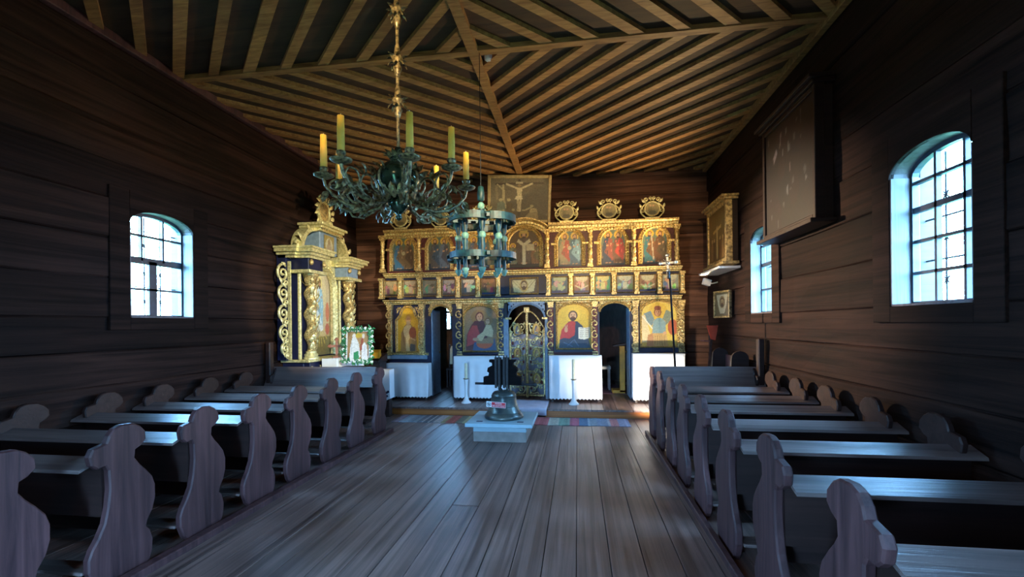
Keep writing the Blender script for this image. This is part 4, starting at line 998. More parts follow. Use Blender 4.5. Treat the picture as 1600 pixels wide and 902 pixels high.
# altar table in front with cloth and crosses
TX0, TX1, TY0, TY1, TZ = -3.84, -3.60, 6.42, 7.30, 1.0
t = thing('altar_mensa', (-3.72, 6.86, 0), 'narrow table with a white embroidered cloth before the side altar', 'table')
MB().box(TX0+.02, TX1-.02, TY0+.02, TY1-.02, TZ-.05, TZ-.008).build('tabletop', m_dark, t)
for xx in (TX0+.05, TX1-.05):
    for yy in (TY0+.06, TY1-.06): MB().box(xx-.025, xx+.025, yy-.025, yy+.025, 0, TZ-.05).build('leg', m_dark, t)
m = MB(); n = 30
g0 = [(TX0, TY0+(TY1-TY0)*i/n, TZ) for i in range(n+1)]+[(TX1, TY0+(TY1-TY0)*i/n, TZ) for i in range(n+1)]+[(TX1+.008*math.sin(i*1.1), TY0+(TY1-TY0)*i/n, TZ-.40) for i in range(n+1)]
m.add(g0, [(r*(n+1)+i, r*(n+1)+i+1, (r+1)*(n+1)+i+1, (r+1)*(n+1)+i) for r in range(2) for i in range(n)], True)
m.add([(TX0, TY0, TZ), (TX1, TY0, TZ), (TX1, TY0-.005, TZ-.40), (TX0, TY0-.005, TZ-.40)], [(0, 1, 2, 3)])
c = m.build('altar_cloth', m_cloth); c.modifiers.new('thickness', 'SOLIDIFY').thickness = .003; tag(c, 'white cloth hanging over the narrow table before the side altar', 'cloth')
def cross(name, x, y, z, h, mat, label, rz=.6, trefoil=True):
    M = T(x, y, z, rz); t = thing(name, (x, y, z), label, 'cross')
    m = MB(M); m.box(-.018, .018, -.008, .008, .02, h); m.box(-h*.33, h*.33, -.008, .008, h*.58, h*.58+.036)
    for a, b in ((0, h), (-h*.35, h*.58+.018), (h*.35, h*.58+.018)):
        for q in ((-.018, 0), (.018, 0), (0, .018), (0, -.014)): m.ell((a+q[0], 0, b+q[1]), (.018, .008, .018), 8, 5)
    m.build('cross_body', mat, t); b = MB(M); b.box(-.06, .06, -.04, .04, 0, .02, .004); b.build('base', mat, t); return t
m_terra = plain('reddish_wood', srgb(150, 92, 70), .5, 0, .2, 20)
cross('altar_cross', -3.70, 6.60, TZ+.003, .28, m_terra, 'broad reddish-brown cross on the side altar table', .5)
cross('altar_cross', -3.68, 6.98, TZ+.003, .28, m_mint, 'slim pale green cross on the side altar table', .5)
# garlanded picture on a stand
st_ = thing('picture_stand', (-3.38, 6.62, 0), 'dark wooden stand carrying the garlanded picture beside the front left pew', 'stand')
MB().box(-3.38, -3.30, 6.54, 6.62, 0, .86, .006).build('post', m_dark, st_); MB().box(-3.50, -3.18, 6.48, 6.70, 0, .04, .006).build('foot', m_dark, st_); MB().box(-3.56, -3.14, 6.48, 6.64, .855, .875, .004).build('shelf', m_dark, st_)
GX, GY, GZ = -3.35, 6.56, .90
gp = thing('garlanded_picture', (GX, GY, .876), 'small bright picture of two white figures in a garland of green leaves and white flowers', 'picture')
Mg = T(GX+.04, GY-.04, .985, .12, -.06)
ops = [('e', .5, .5, .5, .6, (176, 140, 96)), ('e', .5, .86, .28, .08, (206, 176, 60)), ('p', [(.08, 0), (.14, .45), (.22, .78), (.38, .8), (.52, .6), (.62, .1), (.5, .0), (.4, .3), (.33, .0)], (235, 236, 238)), ('e', .3, .84, .08, .09, (235, 226, 220)), ('p', [(.28, .0), (.3, .24), (.5, .3), (.55, 0)], (60, 150, 96)),
   ('l', .62, .35, .7, .75, .05, (160, 80, 60)), ('e', .74, .84, .06, .09, (228, 216, 206)), ('p', [(.64, 0), (.68, .5), (.78, .62), (.9, .5), (.96, 0)], (236, 234, 238)), ('l', .2, .6, .18, .1, .012, (196, 200, 206)), ('l', .8, .5, .82, .1, .012, (200, 196, 206))]
paint('picture', gp, Mg, .33, .42, ops, (150, 110, 70), 36, 46)
fm = MB(Mg)
for a4 in ((-.185, -.165, -.02, .44), (.165, .185, -.02, .44), (-.165, .165, -.02, 0), (-.165, .165, .42, .44)): fm.box(a4[0], a4[1], -.012, .02, a4[2], a4[3])
fm.box(-.17, .17, .003, .012, 0, .42); fm.build('frame', m_white, gp)
lf = MB(Mg); fw = []; r = random.Random(5); per = []
for k in range(260):
    t_ = r.random()*4; q = t_ % 1; x, z = [(-.22+.44*q, .46), (.21, -.03+.5*q), (-.22+.44*q, -.04), (-.21, -.03+.5*q)][int(t_)]
    an = r.uniform(0, 2*PI); lf.leaf((x+r.uniform(-.02, .02), -.01+r.uniform(-.02, .01), z+r.uniform(-.02, .02)), (math.cos(an), -.3, math.sin(an)), r.uniform(.04, .065), .022)
lf.build('garland_leaves', m_green, gp, kind='stuff')
for k in range(26):
    t_ = k/26*4; q = t_ % 1; x, z = [(-.22+.44*q, .47), (.22, .46-.5*q), (.22-.44*q, -.04), (-.22, -.04+.5*q)][int(t_)]
    f_ = MB(Mg)
    for a in range(5): an = a*2*PI/5+k; f_.ell((x+.014*math.cos(an), -.03, z+.014*math.sin(an)), (.011, .006, .011), 6, 4)
    f_.build('flower', m_flower, gp)
# cabinet with yellow box by the chancel screen
t = thing('small_lectern', (-3.46, 7.55, 0), 'small dark lectern between the side altar and the icon screen', 'lectern')
MB().box(-3.62, -3.37, 7.42, 7.70, .03, .86, .006).build('body', m_dark, t); m = MB(); m.prism([(7.36, .86), (7.74, .86), (7.74, 1.0), (7.36, .89)], 'X', -3.66, -3.37); m.build('sloping_top', m_dark, t); MB().box(-3.64, -3.37, 7.40, 7.72, 0, .03).build('base', m_dark, t)
m = MB(); m.obox((-3.50, 7.46, 1.0), (.22, .16, .11), (.25, 0, .2)); tag(m.build('yellow_box', m_yellow), 'yellow box on the small dark lectern left of the icon screen', 'box')
# draped stand at the foot of the platform
t = thing('draped_stand', (-3.14, 7.13, 0), 'small stand covered with a pale blue-white cloth at the left end of the platform step', 'stand')
MB().box(-3.22, -3.06, 7.07, 7.20, .02, .74).build('body', m_dark, t)
m = MB(); m.prism([(-3.26, .20), (-3.03, .30), (-3.035, .77), (-3.25, .765)], 'Y', 7.04, 7.23); m.build('cloth_cover', m_cloth, t)
for k in range(2): m = MB(); m.obox((-3.15+.02*k, 7.037, .30+.07*k), (.20, .006, .035), (0, -.55, 0)); m.build('dark_stripe', m_navy, t)
MB().box(-3.24, -3.04, 7.06, 7.22, 0, .02).build('foot', m_dark, t)

# ================================================================== BELL on its plinth
pl = thing('bell_plinth', (-.99, 6.02, 0), 'low square plinth with pale blue top under the bell', 'plinth')
MB().box(-1.33, -.65, 5.68, 6.37, 0, .13, .004).build('base', m_plinth, pl)
MB().box(-1.33, -.65, 5.675, 6.375, .13, .20, .004).build('riser', m_plate, pl)
MB().box(-1.42, -.565, 5.60, 6.45, .20, .245, .005).build('top_plate', m_plate, pl)
for a in (-1.26, -.73): MB().box(a-.04, a+.04, 5.72, 5.77, .2455, .248).build('dark_pad', m_navy, pl)
BX, BY, BZ = -.985, 6.02, .247
bl = thing('church_bell', (BX, BY, BZ), 'dark bronze church bell with its black iron-bound wooden headstock', 'bell')
MB().lathe((BX, BY, BZ), [(.225, .0), (.255, .0), (.262, .02), (.25, .05), (.225, .075), (.222, .08), (.205, .11), (.187, .155), (.185, .16), (.176, .20), (.168, .25), (.163, .29), (.165, .295), (.163, .302), (.155, .325), (.135, .345), (.12, .352), (.06, .36), (.0, .362)], 40).build('bell_body', m_bronze, bl)
m = MB()
for z, r in ((.082, .226), (.16, .188), (.295, .166), (.275, .166)): m.tube([(BX+r*math.cos(2*PI*k/32), BY+r*math.sin(2*PI*k/32), BZ+z) for k in range(32)], .004, 5, True)
m.build('raised_bands', m_bronze, bl)
for k in range(4):
    an = k*PI/2+PI/4; m = MB(); m.tube([(BX+.03*math.cos(an), BY+.03*math.sin(an), BZ+.355), (BX+.075*math.cos(an), BY+.075*math.sin(an), BZ+.38), (BX+.08*math.cos(an), BY+.08*math.sin(an), BZ+.43), (BX+.03*math.cos(an), BY+.03*math.sin(an), BZ+.465)], .014, 6); m.build('crown_loop', m_bronze, bl)
hy = [(-.265, .44), (-.265, .545), (-.20, .555), (-.19, .60), (-.215, .62), (-.205, .67), (-.165, .69), (-.145, .70), (-.15, .735), (-.185, .745), (-.185, .775), (.17, .775), (.17, .75), (.135, .735), (.13, .70), (.15, .69), (.185, .665), (.195, .62), (.17, .60), (.18, .555), (.245, .545), (.245, .44)]
m = MB(); m.prism([(BX+x, BZ+z) for x, z in hy], 'Y', BY-.055, BY+.055); yk = m.build('headstock', m_yoke, bl)
for x in (-.095, -.05, .015, .055):
    m = MB(); m.box(BX+x-.016, BX+x+.016, BY-.066, BY-.056, BZ+.40, BZ+.80, .002); m.box(BX+x-.016, BX+x+.016, BY+.056, BY+.066, BZ+.40, BZ+.80); m.tube([(BX+x, BY-.061, BZ+.79), (BX+x, BY-.061, BZ+.835)], .007); m.box(BX+x-.013, BX+x+.013, BY-.072, BY-.05, BZ+.80, BZ+.812); m.build('iron_strap', m_iron, yk)
m = MB(); m.tube([(BX-.39, BY, BZ+.452), (BX-.2, BY, BZ+.45), (BX+.2, BY, BZ+.445), (BX+.42, BY, BZ+.44)], .016, 8); m.ell((BX+.42, BY, BZ+.44), (.03, .03, .03), 8, 6); m.build('axle', m_iron, bl)
# little sign on the bell
SX, SY, SZ = BX-.06, BY-.235, .455
sg = thing('warning_sign', (SX, SY, SZ-.04), 'small red and white do-not-touch sign fixed on the bell', 'sign')
Ms = T(SX, SY, SZ, -.12) @ Matrix.Rotation(.05, 4, 'Y')
m = MB(Ms); m.box(-.135, .125, 0, .004, -.036, .036); m.build('plate', m_white, sg)
m = MB(Ms); m.box(-.065, .121, -.002, 0, -.031, .031); m.build('red_field', m_signred, sg)
m = MB(Ms); m.tube([(-.10+.024*math.cos(2*PI*k/20), -.001, .024*math.sin(2*PI*k/20)) for k in range(20)], .004, 4, True); m.tube([(-.117, -.001, .017), (-.083, -.001, -.017)], .003, 4); m.box(-.110, -.092, -.002, 0, -.012, .010); m.build('prohibition_symbol', m_navy, sg)
m = MB(Ms); m.box(-.01, .01, .004, .05, -.012, .012); m.build('clip', m_iron, sg)
def text(body, size, M, mat, parent, name='lettering'):
    cu = bpy.data.curves.new(name, 'FONT'); cu.body = body; cu.size = size; cu.align_x = 'CENTER'; cu.align_y = 'CENTER'; cu.extrude = .0004
    tmp = bpy.data.objects.new(name, cu); COL.objects.link(tmp); dg = bpy.context.evaluated_depsgraph_get(); me = bpy.data.meshes.new_from_object(tmp.evaluated_get(dg))
    bpy.data.objects.remove(tmp); me.materials.clear(); me.materials.append(mat); M2 = M @ Matrix.Rotation(PI/2, 4, 'X')
    me.transform(M2); c = M @ Vector((0, 0, 0)); me.transform(Matrix.Translation(-c)); o = bpy.data.objects.new(name, me); COL.objects.link(o); o.parent = parent; o.location = c-wloc(parent); return o
text('PROSZĘ', .026, Ms @ T(.028, -.003, .014), m_white, sg); text('NIE DOTYKAĆ', .026, Ms @ T(.028, -.003, -.014), m_white, sg)

# rag rug, runner
xs_px = [(597, (150, 130, 150)), (610, (150, 176, 196)), (626, (120, 140, 160)), (634, (160, 180, 196)), (640, (100, 112, 130)), (648, (196, 200, 206)), (651, (90, 104, 124)), (658, (200, 206, 208)), (661, (110, 120, 134)), (668, (214, 214, 216)), (680, (190, 180, 130)), (688, (196, 84, 72)), (704, (120, 130, 110)), (716, (206, 200, 150)), (730, (220, 204, 110)),
         (742, (180, 190, 190)), (760, (190, 96, 90)), (778, (110, 150, 170)), (798, (206, 196, 120)), (815, (120, 150, 150)), (830, (190, 90, 100)), (841, (176, 76, 86)), (855, (196, 206, 190)), (872, (110, 164, 150)), (890, (196, 92, 124)), (905, (60, 112, 164)), (919, (150, 186, 214)), (934, (130, 160, 200)), (951, (196, 206, 226)), (955, (200, 120, 124)), (968, (160, 176, 220)), (986, (160, 176, 220))]
wx = [P(px, 666, 'Z', .01).x for px, _ in xs_px]; m = MB(); vs = []; cols = []; fs = []
y0, y1 = 6.70, 7.21
for k in range(len(wx)-1):
    sub = max(1, int((wx[k+1]-wx[k])/.03))
    for j in range(sub):
        a = wx[k]+(wx[k+1]-wx[k])*j/sub; b_ = wx[k]+(wx[k+1]-wx[k])*(j+1)/sub; base = srgb(*[int(q_*.75+45) for q_ in xs_px[k][1]]); v_ = random.uniform(.8, 1.15)
        for q in range(4):
            ya, yb = y0+(y1-y0)*q/4, y0+(y1-y0)*(q+1)/4; n = len(vs); e = [.006*math.sin((x_)*5) for x_ in (a, b_)]
            vs += [(a, ya+e[0], .010+.002*math.sin(a*31)), (b_, ya+e[1], .010+.002*math.sin(b_*31)), (b_, yb+e[1], .010+.002*math.sin(b_*31)), (a, yb+e[0], .010+.002*math.sin(a*31))]; fs.append((n, n+1, n+2, n+3)); cols += [(*[min(1, c_*v_) for c_ in base], 1)]*4
m.add(vs, fs); c = m.build('rag_rug', m_woven, colors=cols); c.modifiers.new('thickness', 'SOLIDIFY').thickness = .008
tag(c, 'long striped multicoloured rag rug on the floor below the platform step', 'rug')
x0, x1 = -1.28, -.50; m = MB(); n = 20; rows = [(8.13, .134), (8.0, .136), (7.7, .134), (7.40, .136), (7.262, .136), (7.255, .12), (7.252, .03)]
m.add([(x0+(x1-x0)*i/n, y+.004*math.sin(i*.9)*(1 if z < .13 else 0), z+.0015*math.sin(i*.7+y*3)) for y, z in rows for i in range(n+1)], [(r*(n+1)+i, r*(n+1)+i+1, (r+1)*(n+1)+i+1, (r+1)*(n+1)+i) for r in range(len(rows)-1) for i in range(n)], True)
c = m.build('pale_runner', m_runner); c.modifiers.new('thickness', 'SOLIDIFY').thickness = .004; tag(c, 'pale lilac cloth runner leading over the step to the royal doors', 'runner')

# ================================================================== BRASS CHANDELIER
HX, HY = -1.01, 2.50
chd = thing('brass_chandelier', (HX, HY, 2.12), 'large dark brass baroque chandelier with scroll arms and tall yellow candles', 'chandelier')
MB().tube([(HX, HY, 2.50), (HX, HY, ZC-.05)], .010, 8).build('hanging_rod', m_brass, chd)
MB().lathe((HX, HY, ZC-.09), [(.0, 0), (.05, .02), (.07, .08)], 16).build('ceiling_rose', m_brass, chd)
for z in (2.78, 3.02, 3.30, 3.65):
    m = MB(); m.lathe((HX, HY, z-.09), [(.012, 0), (.018, .02), (.026, .05), (.016, .07), (.034, .10), (.02, .12), (.014, .17), (.012, .18)], 12)
    for q in range(6): an = q*PI/3; m.leaf((HX+.015*math.cos(an), HY+.015*math.sin(an), z), (math.cos(an), math.sin(an), .5), .055, .03, up=(0, 0, 1)); m.leaf((HX+.02*math.cos(an+.5), HY+.02*math.sin(an+.5), z-.01), (math.cos(an+.5), math.sin(an+.5), -.8), .045, .025, up=(0, 0, 1))
    m.build('rod_knop', m_brass, chd)
m = MB(); m.lathe((HX, HY, 2.10), [(.0, 0), (.012, .005), (.02, .02), (.012, .035), (.04, .06), (.062, .09), (.058, .115), (.03, .13), (.055, .14), (.10, .18), (.128, .23), (.12, .28), (.08, .32), (.035, .34), (.05, .355), (.03, .38), (.018, .42)], 24)
m.build('baluster_body', m_green_glaze, chd)
m = MB()
for q in range(12): an = q*PI/6; m.leaf((HX+.06*math.cos(an), HY+.06*math.sin(an), 2.22), (math.cos(an)*.5, math.sin(an)*.5, 1), .10, .05, up=(math.cos(an), math.sin(an), 0)); m.leaf((HX+.04*math.cos(an), HY+.04*math.sin(an), 2.44), (math.cos(an), math.sin(an), .9), .07, .035, up=(0, 0, 1))
m.build('acanthus_crown', m_brass, chd)
names = ['far right', 'far middle', 'far left', 'left outer', 'near left', 'near middle', 'near right', 'right outer']
for k in range(8):
    an = math.radians([28, 75, 128, 172, 205, 248, 300, 335][k]) ; R = .40; ca, sa = math.cos(an), math.sin(an)
    def pt(r, z, side=0): return (HX+ca*r-sa*side, HY+sa*r+ca*side, z)
    arm = MB(); S_ = [(.06, 2.25), (.12, 2.19), (.20, 2.165), (.29, 2.18), (.35, 2.22), (.39, 2.27), (.40, 2.31)]
    arm.tube([pt(r, z) for r, z in S_], [.014, .013, .011, .010, .010, .009, .010], 7)
    ao = arm.build('candle_arm', m_brass, chd)
    sc = MB(); sc.tube([pt(.22+.06*math.cos(t), 2.245+.06*math.sin(t)) for t in [-PI/2+4.6*q/16 for q in range(17)]], .007, 5); sc.tube([pt(.33+.045*math.cos(t), 2.265+.045*math.sin(t)) for t in [-PI/2-4.9*q/14 for q in range(15)]], .006, 5)
    sc.tube([pt(.10+.05*math.cos(t), 2.32+.06*math.sin(t)) for t in [-PI/2+4.4*q/14 for q in range(15)]], .007, 5); sc.tube([pt(.16, 2.165), pt(.24, 2.135), pt(.31, 2.15), pt(.33, 2.18)], .006, 5)
    sc.build('arm_scroll', m_brass, ao)
    lf = MB()
    for r, z, dr, dz in ((.14, 2.19, 1, .8), (.20, 2.17, 1, -.7), (.27, 2.18, 1, .9), (.33, 2.2, 1, -.8), (.38, 2.24, .6, -1), (.25, 2.30, .8, .8), (.12, 2.36, 1, .7)):
        for sd in (-.4, .4): lf.leaf(pt(r, z, sd*.02), (ca*dr-sa*sd, sa*dr+ca*sd, dz), .065, .032, up=(-sa, ca, .3))
    lf.build('arm_leaf', m_brass, ao, kind='stuff')
    dp = MB(); dp.lathe(pt(R, 2.31), [(.012, 0), (.03, .004), (.052, .014), (.056, .022), (.03, .016), (.022, .02), (.024, .035), (.018, .04), (.024, .05), (.024, .062), (.019, .062)], 18); dp.build('drip_pan', m_brass, ao)
    c = MB(); hC = .175 if k in (3, 4, 5, 6) else .165; c.lathe(pt(R, 2.374), [(.019, 0), (.0185, hC*.5), (.017, hC), (.005, hC+.004)], 12); c = c.build('candle', m_wax)
    lbl = ['tall yellow candle on the %s arm of the brass chandelier' % names[k]][0]
    tag(c, lbl, 'candle', 'yellow candles on the brass chandelier')
    w = MB(); w.tube([pt(R, 2.365+hC), pt(R, 2.385+hC)], .002, 4); w = w.build('wick', m_cream, c)
# ================================================================== BLUE-GREEN RING CHANDELIER
KX, KY = -.95, 4.50
tch = thing('painted_chandelier', (KX, KY, 2.0), 'blue-green two-ring wooden chandelier hanging before the icon screen', 'chandelier')
MB().tube([(KX, KY, 2.88), (KX, KY, ZC-.05)], .004, 6).build('suspension_wire', m_iron, tch)
def ring(z0, z1, R):
    m = MB(); n = 64; vs = []
    for k in range(n):
        t = 2*PI*k/n; q = (t+PI/8) % (PI/2)-PI/4; r = R*(.78+.22*abs(math.cos(2*(t+.4)))**.6)
        for dr, z in ((0, z0), (.025, z0), (.025, z1), (0, z1)): vs.append((KX+(r-dr)*math.cos(t), KY+(r-dr)*math.sin(t), z))
    m.add(vs, [(k*4+i, k*4+(i+1) % 4, ((k+1) % n)*4+(i+1) % 4, ((k+1) % n)*4+i) for k in range(n) for i in range(4)]); return m
u_ = ring(2.50, 2.57, .37).build('upper_ring', m_teal, tch); l_ = ring(2.14, 2.20, .37).build('lower_ring', m_teal, tch)
for z, rg in ((2.53, u_), (2.17, l_)):
    m = MB()
    for q in range(4): an = q*PI/2+.4; m.beam((KX, KY, z), (KX+.35*math.cos(an), KY+.35*math.sin(an), z), .03, .035)
    m.build('spoke', m_teal, rg)
for q in range(8):
    an = q*PI/4+.25; x, y = KX+.23*math.cos(an), KY+.23*math.sin(an)
    m = MB(); m.lathe((x, y, 2.04), [(.014, 0), (.022, .03), (.018, .08), (.024, .12), (.022, .17), (.03, .2), (.024, .3), (.016, .36), (.028, .40), (.032, .46), (.022, .5), (.024, .54)], 10); o = m.build('spindle', m_teal, tch)
    m = MB(); m.lathe((x, y, 2.33), [(.02, 0), (.034, .01), (.036, .045), (.024, .06)], 10); m.build('spindle_bead', m_mint, o)
    m = MB(); m.lathe((x, y, 1.985), [(.008, 0), (.02, .015), (.036, .05), (.034, .062), (.012, .066)], 10); m.build('bell_cup', m_mint, o)
m = MB(); m.lathe((KX, KY, 2.10), [(.02, 0), (.035, .05), (.028, .15), (.04, .25), (.025, .35), (.04, .42), (.03, .5), (.025, .56)], 14); m.build('centre_shaft', m_teal, tch)
m = MB(); m.lathe((KX, KY, 2.66), [(.02, 0), (.036, .02), (.034, .05), (.015, .07)], 12); m.build('pale_knop', m_mint, tch)
m = MB(); m.lathe((KX, KY, 2.74), [(.02, 0), (.034, .01), (.036, .07), (.032, .14), (.02, .15)], 12, twist=(.12, 4, 60)); m.build('carved_finial', m_teal, tch)
m = MB()
for q in range(6):
    an = q*PI/3; c = (KX+.10*math.cos(an), KY+.10*math.sin(an), 2.61)
    m.tube([(KX+math.cos(an)*(.10+.035*math.cos(t)*(1-t/9)), KY+math.sin(an)*(.10+.035*math.cos(t)*(1-t/9)), 2.61+.035*math.sin(t)*(1-t/9)) for t in [5.5*j/14 for j in range(15)]], .005, 5)
m.build('wire_scroll', m_mint, tch)
# detector on the ceiling
m = MB(); m.lathe((-.88, 4.66, ZC-.045), [(.0, 0), (.035, .002), (.05, .015), (.05, .045)], 18); tag(m.build('ceiling_detector', m_white), 'small white round detector on the ceiling beside the crossing of the beams', 'detector')

# ================================================================== RIGHT WALL
def wall_panel(name, label, cat, X, ya, yb, z0, z1, ops, bgc, nx, ny, fmat, depth=.1, fw=.05, cornice_top=True, shelf=True, mat=None, tilt=0, yaw=0, grain=.08, canvas_name='painted_panel'):
    M = T(X, (ya+yb)/2, z0, -PI/2+yaw, tilt); w, h = yb-ya, z1-z0
    t = thing(name, (X, (ya+yb)/2, z0), label, cat)
    paint(canvas_name, t, M, w-2*fw, h-2*fw, ops, bgc, nx, ny, mat=mat, grain=grain).location.z += fw
    m = MB(M)
    for a4 in ((-w/2, -w/2+fw, 0, h), (w/2-fw, w/2, 0, h), (-w/2+fw, w/2-fw, 0, fw), (-w/2+fw, w/2-fw, h-fw, h)): m.box(a4[0], a4[1], -.02, depth*.5, a4[2], a4[3], .005)
    m.build('frame', fmat, t)
    m = MB(M); m.box(-w/2+.01, w/2-.01, .01, depth, .01, h-.01); m.build('backing', m_dark, t)
    if cornice_top:
        m = MB(M); m.box(-w/2-.03, w/2+.03, -.05, depth, h, h+.035, .004); m.box(-w/2-.06, w/2+.06, -.09, depth, h+.035, h+.07, .004); m.build('cornice', fmat, t)
    if shelf:
        m = MB(M); m.box(-w/2-.04, w/2+.04, -.08, depth, -.04, 0, .004); m.build('lower_moulding', fmat, t)
    return t
r = random.Random(11)
ops = [('e', r.random(), r.random(), r.uniform(.05, .25), r.uniform(.05, .2), (r.randint(22, 36), r.randint(14, 22), r.randint(16, 24))) for _ in range(26)]
ops += [('e', r.uniform(.05, .95), r.uniform(.05, .95), r.uniform(.006, .022), r.uniform(.015, .045), (r.randint(70, 104),)*3) for _ in range(22)]
ops += [('p', [(.18, .72), (.26, .80), (.28, .74), (.2, .66)], (120, 110, 116)), ('l', .55, .5, .56, .62, .006, (110, 96, 96)), ('l', .35, .8, .36, .9, .01, (116, 100, 100))]
wall_panel('dark_canvas', 'very dark flaking old canvas in a dark cornice frame high between the right windows', 'painting', XR-.14, 4.52, 5.70, 2.44, 3.68, ops, (30, 17, 20), 60, 64, m_dark, depth=.14, fw=.05, mat=m_canvas)
ops = [('e', .5, .7, .45, .3, (120, 96, 50)), ('l', .5, .08, .5, .62, .03, (196, 160, 96)), ('l', .28, .60, .72, .66, .025, (196, 160, 96)), ('e', .5, .66, .05, .04, (196, 166, 110))]+[('p', [(x-.06, .05), (x+.06, .05), (x+.05, .36), (x, .44), (x-.05, .36)], c_) for x, c_ in ((.2, (150, 110, 64)), (.33, (96, 64, 36)), (.68, (120, 80, 44)), (.82, (160, 120, 70)))]+[('e', x, .44, .045, .035, (200, 164, 110)) for x in (.2, .33, .68, .82)]
wall_panel('carved_wall_icon', 'gilt-framed crucifixion icon with cornice and white ledge, high in the right corner', 'icon', XR-.16, 6.98, 7.95, 2.38, 3.28, ops, (110, 84, 44), 40, 60, m_goldd, depth=.15, fw=.06)
MB().box(XR-.30, XR-.0, 6.92, 8.0, 2.27, 2.305, .004).build('white_ledge', m_white, None, 'white-painted wooden ledge under the carved icon on the right wall', 'shelf')
ops = [('p', [(.1, .92), (.9, .92), (.78, .4), (.66, .1), (.34, .1), (.22, .4)], (206, 196, 160)), ('e', .5, .6, .2, .26, (150, 130, 84))]+face(.5, .58, .12, .15, beard=(90, 66, 44), hair=(96, 70, 46), skin=(186, 160, 116))
wall_panel('small_face_icon', 'small framed icon of a bearded face on cloth, tilted on the right wall', 'icon', XR-.10, 7.22, 7.68, 1.56, 1.98, ops, (110, 96, 66), 40, 44, m_goldd, depth=.05, fw=.03, cornice_top=False, shelf=False, tilt=.0, yaw=.22)
# lamp fixture
t = thing('wall_lamp', (XR-.2, 7.96, 2.08), 'small white spotlight on the right wall beside the screen', 'lamp')
m = MB(); m.tube([(XR+.0, 8.0, 2.16), (XR-.10, 7.99, 2.14), (XR-.15, 7.96, 2.16)], .012); m.build('arm', m_white, t)
m = MB(); m.obox((XR-.19, 7.95, 2.16), (.12, .07, .10), (0, .3, .2)); m.build('lamp_head', m_white, t)
t = thing('floor_floodlight', (1.36, 6.95, 0), 'small floodlight on the floor behind the front right pew', 'lamp')
MB().box(1.28, 1.44, 6.90, 7.02, 0, .03).build('foot', m_iron, t); m = MB(); m.obox((1.36, 6.97, .16), (.16, .07, .13), (.3, 0, .5)); m.build('lamp_head', m_iron, t); MB().box(1.35, 1.37, 6.95, 6.97, .02, .12).build('bracket', m_iron, t)
# bench along the wall
t = thing('wall_bench', (2.1, 6.95, 0), 'short wall bench with dark rounded arm ends beyond the front right pew', 'bench')
for y in (6.50, 7.36):
    m = MB(); pr = [(1.80, 0), (2.28, 0), (2.28, 1.02)]+[(2.17+.11*math.cos(a), 1.0+.10*math.sin(a)) for a in [PI*k/8 for k in range(9)]]+[(2.05, .80), (1.98, .62), (1.86, .58)]+[(1.84+.06*math.cos(a), .55+.06*math.sin(a)) for a in [PI/2+PI*k/6 for k in range(4)]]+[(1.80, .4)]
    m.prism(pr, 'Y', y, y+.045); m.build('bench_end', m_dark, t)
MB().box(2.24, 2.27, 6.545, 7.36, .45, 1.0, .004).build('backrest', m_pew, t); MB().box(1.86, 2.24, 6.545, 7.36, .42, .45, .004).build('seat', m_pew, t); MB().box(1.9, 1.93, 6.545, 7.36, .25, .42).build('seat_rail', m_dark, t)
# folded red banner stand in the corner
t = thing('folded_banner', (2.12, 7.75, 0), 'folded dark wooden stand with a red cloth top in the right corner', 'banner')
m = MB(); m.beam((2.02, 7.72, .0), (2.14, 7.72, 1.22), .03, .03); m.build('pole', m_dark, t); m = MB(); m.beam((2.20, 7.80, .0), (2.12, 7.74, 1.28), .03, .03); m.build('pole', m_dark, t)
m = MB(); m.prism([(2.07, 1.44), (2.24, 1.44), (2.20, 1.20), (2.13, 1.22)], 'Y', 7.70, 7.73); m.build('red_cloth', m_cloth_red, t); m = MB(); m.beam((1.98, 7.74, 1.2), (2.16, 7.74, 1.18), .02, .02); m.build('crossbar', m_pew, t)
# processional cross
t = thing('processional_cross', (1.36, 6.46, 0), 'processional cross, silver cross head on a long dark pole behind the front right pew', 'cross')
a, b_ = Vector((1.36, 6.46, 0)), P(1046, 425, 'Y', 6.46); m = MB(); m.tube([a, b_], [.016, .013], 10); m.build('pole', m_yoke, t)
c = P(1043, 411, 'Y', 6.46); Mc = T(c.x, c.y, c.z, 0) @ Matrix.Rotation(-.06, 4, 'Y'); m = MB(Mc)
m.box(-.10, .10, -.008, .008, -.014, .014); m.box(-.014, .014, -.008, .008, -.10, .10)
for q in range(4):
    an = q*PI/2; m.leaf((.08*math.cos(an), -.01, .08*math.sin(an)), (math.cos(an), 0, math.sin(an)), .05, .05)
    m.tube([(.03*math.cos(an+PI/4), 0, .03*math.sin(an+PI/4)), (.075*math.cos(an+PI/4), 0, .075*math.sin(an+PI/4))], .004, 4)
m.ell((0, -.008, 0), (.025, .012, .025), 10, 6); m.build('cross_head', plain('silver', (.6, .6, .58), .3, .9, .2, 20), t)
m = MB(Mc); m.lathe((0, 0, -.22), [(.014, 0), (.024, .02), (.016, .05), (.028, .08), (.014, .12)], 10); m.build('knop', m_iron, t)

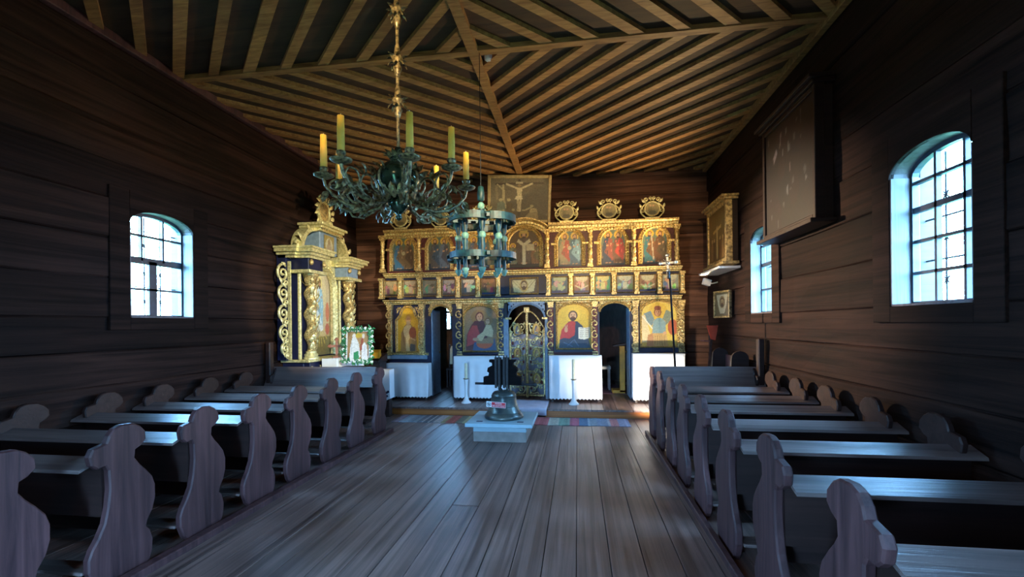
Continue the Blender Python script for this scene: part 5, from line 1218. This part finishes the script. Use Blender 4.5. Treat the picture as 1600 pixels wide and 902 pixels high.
# ================================================================== behind the screen
for x0, x1, sd, nm in ((DL[0]-.02, DL[0]+.015, -1, 'left'), (DR[1]-.01, DR[1]+.025, 1, 'right')):
    t = thing('deacon_door', ((x0+x1)/2, 8.62, .13), 'blue-grey door leaf standing open in the %s screen doorway' % nm, 'door')
    MB().box(x0, x1, 8.36, 8.88, .14, 1.78, .004).build('door_leaf', m_bluegrey, t); MB().ell(((x0+x1)/2-sd*.03, 8.80, .95), .02, 8, 6).build('knob', m_brass, t)
t = thing('prie_dieu', (.84, 9.1, .13), 'tall narrow reading desk with bright yellow side seen through the right doorway', 'lectern')
MB().box(.80, .90, 8.95, 9.0, .16, 1.05, .004).build('side_panel', m_yellow, t); MB().box(.66, .90, 8.95, 9.25, .14, .20, .004).build('foot', m_yellow, t); MB().box(.82, .89, 9.0, 9.25, .2, 1.0).build('body', m_dark, t); m = MB(); m.obox((.80, 9.1, 1.07), (.24, .3, .03), (0, -.15, 0)); m.build('desk_top', m_dark, t)
t = thing('white_stool', (.50, 9.5, .13), 'white painted stool seen through the right doorway', 'stool')
MB().box(.38, .66, 9.36, 9.64, .56, .62, .005).build('seat', m_white, t)
for xx in (.41, .63):
    for yy in (9.39, 9.61): MB().box(xx-.018, xx+.018, yy-.018, yy+.018, .14, .56).build('leg', m_white, t)
for k, x in enumerate((-2.73, -2.50)):
    t = thing('vestry_chair', (x, 9.7, .13), 'pale-backed chair %s seen through the left doorway' % ('on the left' if k == 0 else 'on the right'), 'chair', 'chairs behind the screen')
    MB().box(x-.10, x+.10, 9.58, 9.80, .50, .54).build('seat', m_dark, t)
    m = MB(); m.prism([(x-.08, .62), (x+.08, .62), (x+.07, .95), (x+.04, 1.02), (x-.04, 1.02), (x-.07, .95)], 'Y', 9.79, 9.82); m.build('backrest', m_cream, t)
    for xx in (x-.085, x+.085):
        MB().box(xx-.015, xx+.015, 9.60, 9.63, .13, .50).build('leg', m_dark, t); MB().box(xx-.015, xx+.015, 9.80, 9.83, .13, 1.05).build('leg', m_dark, t)
c = MB().box(.2, 1.1, 8.95, 10.2, .131, .138).build('purple_carpet', m_carpet); tag(c, 'dull purple carpet on the floor behind the right doorway', 'carpet')
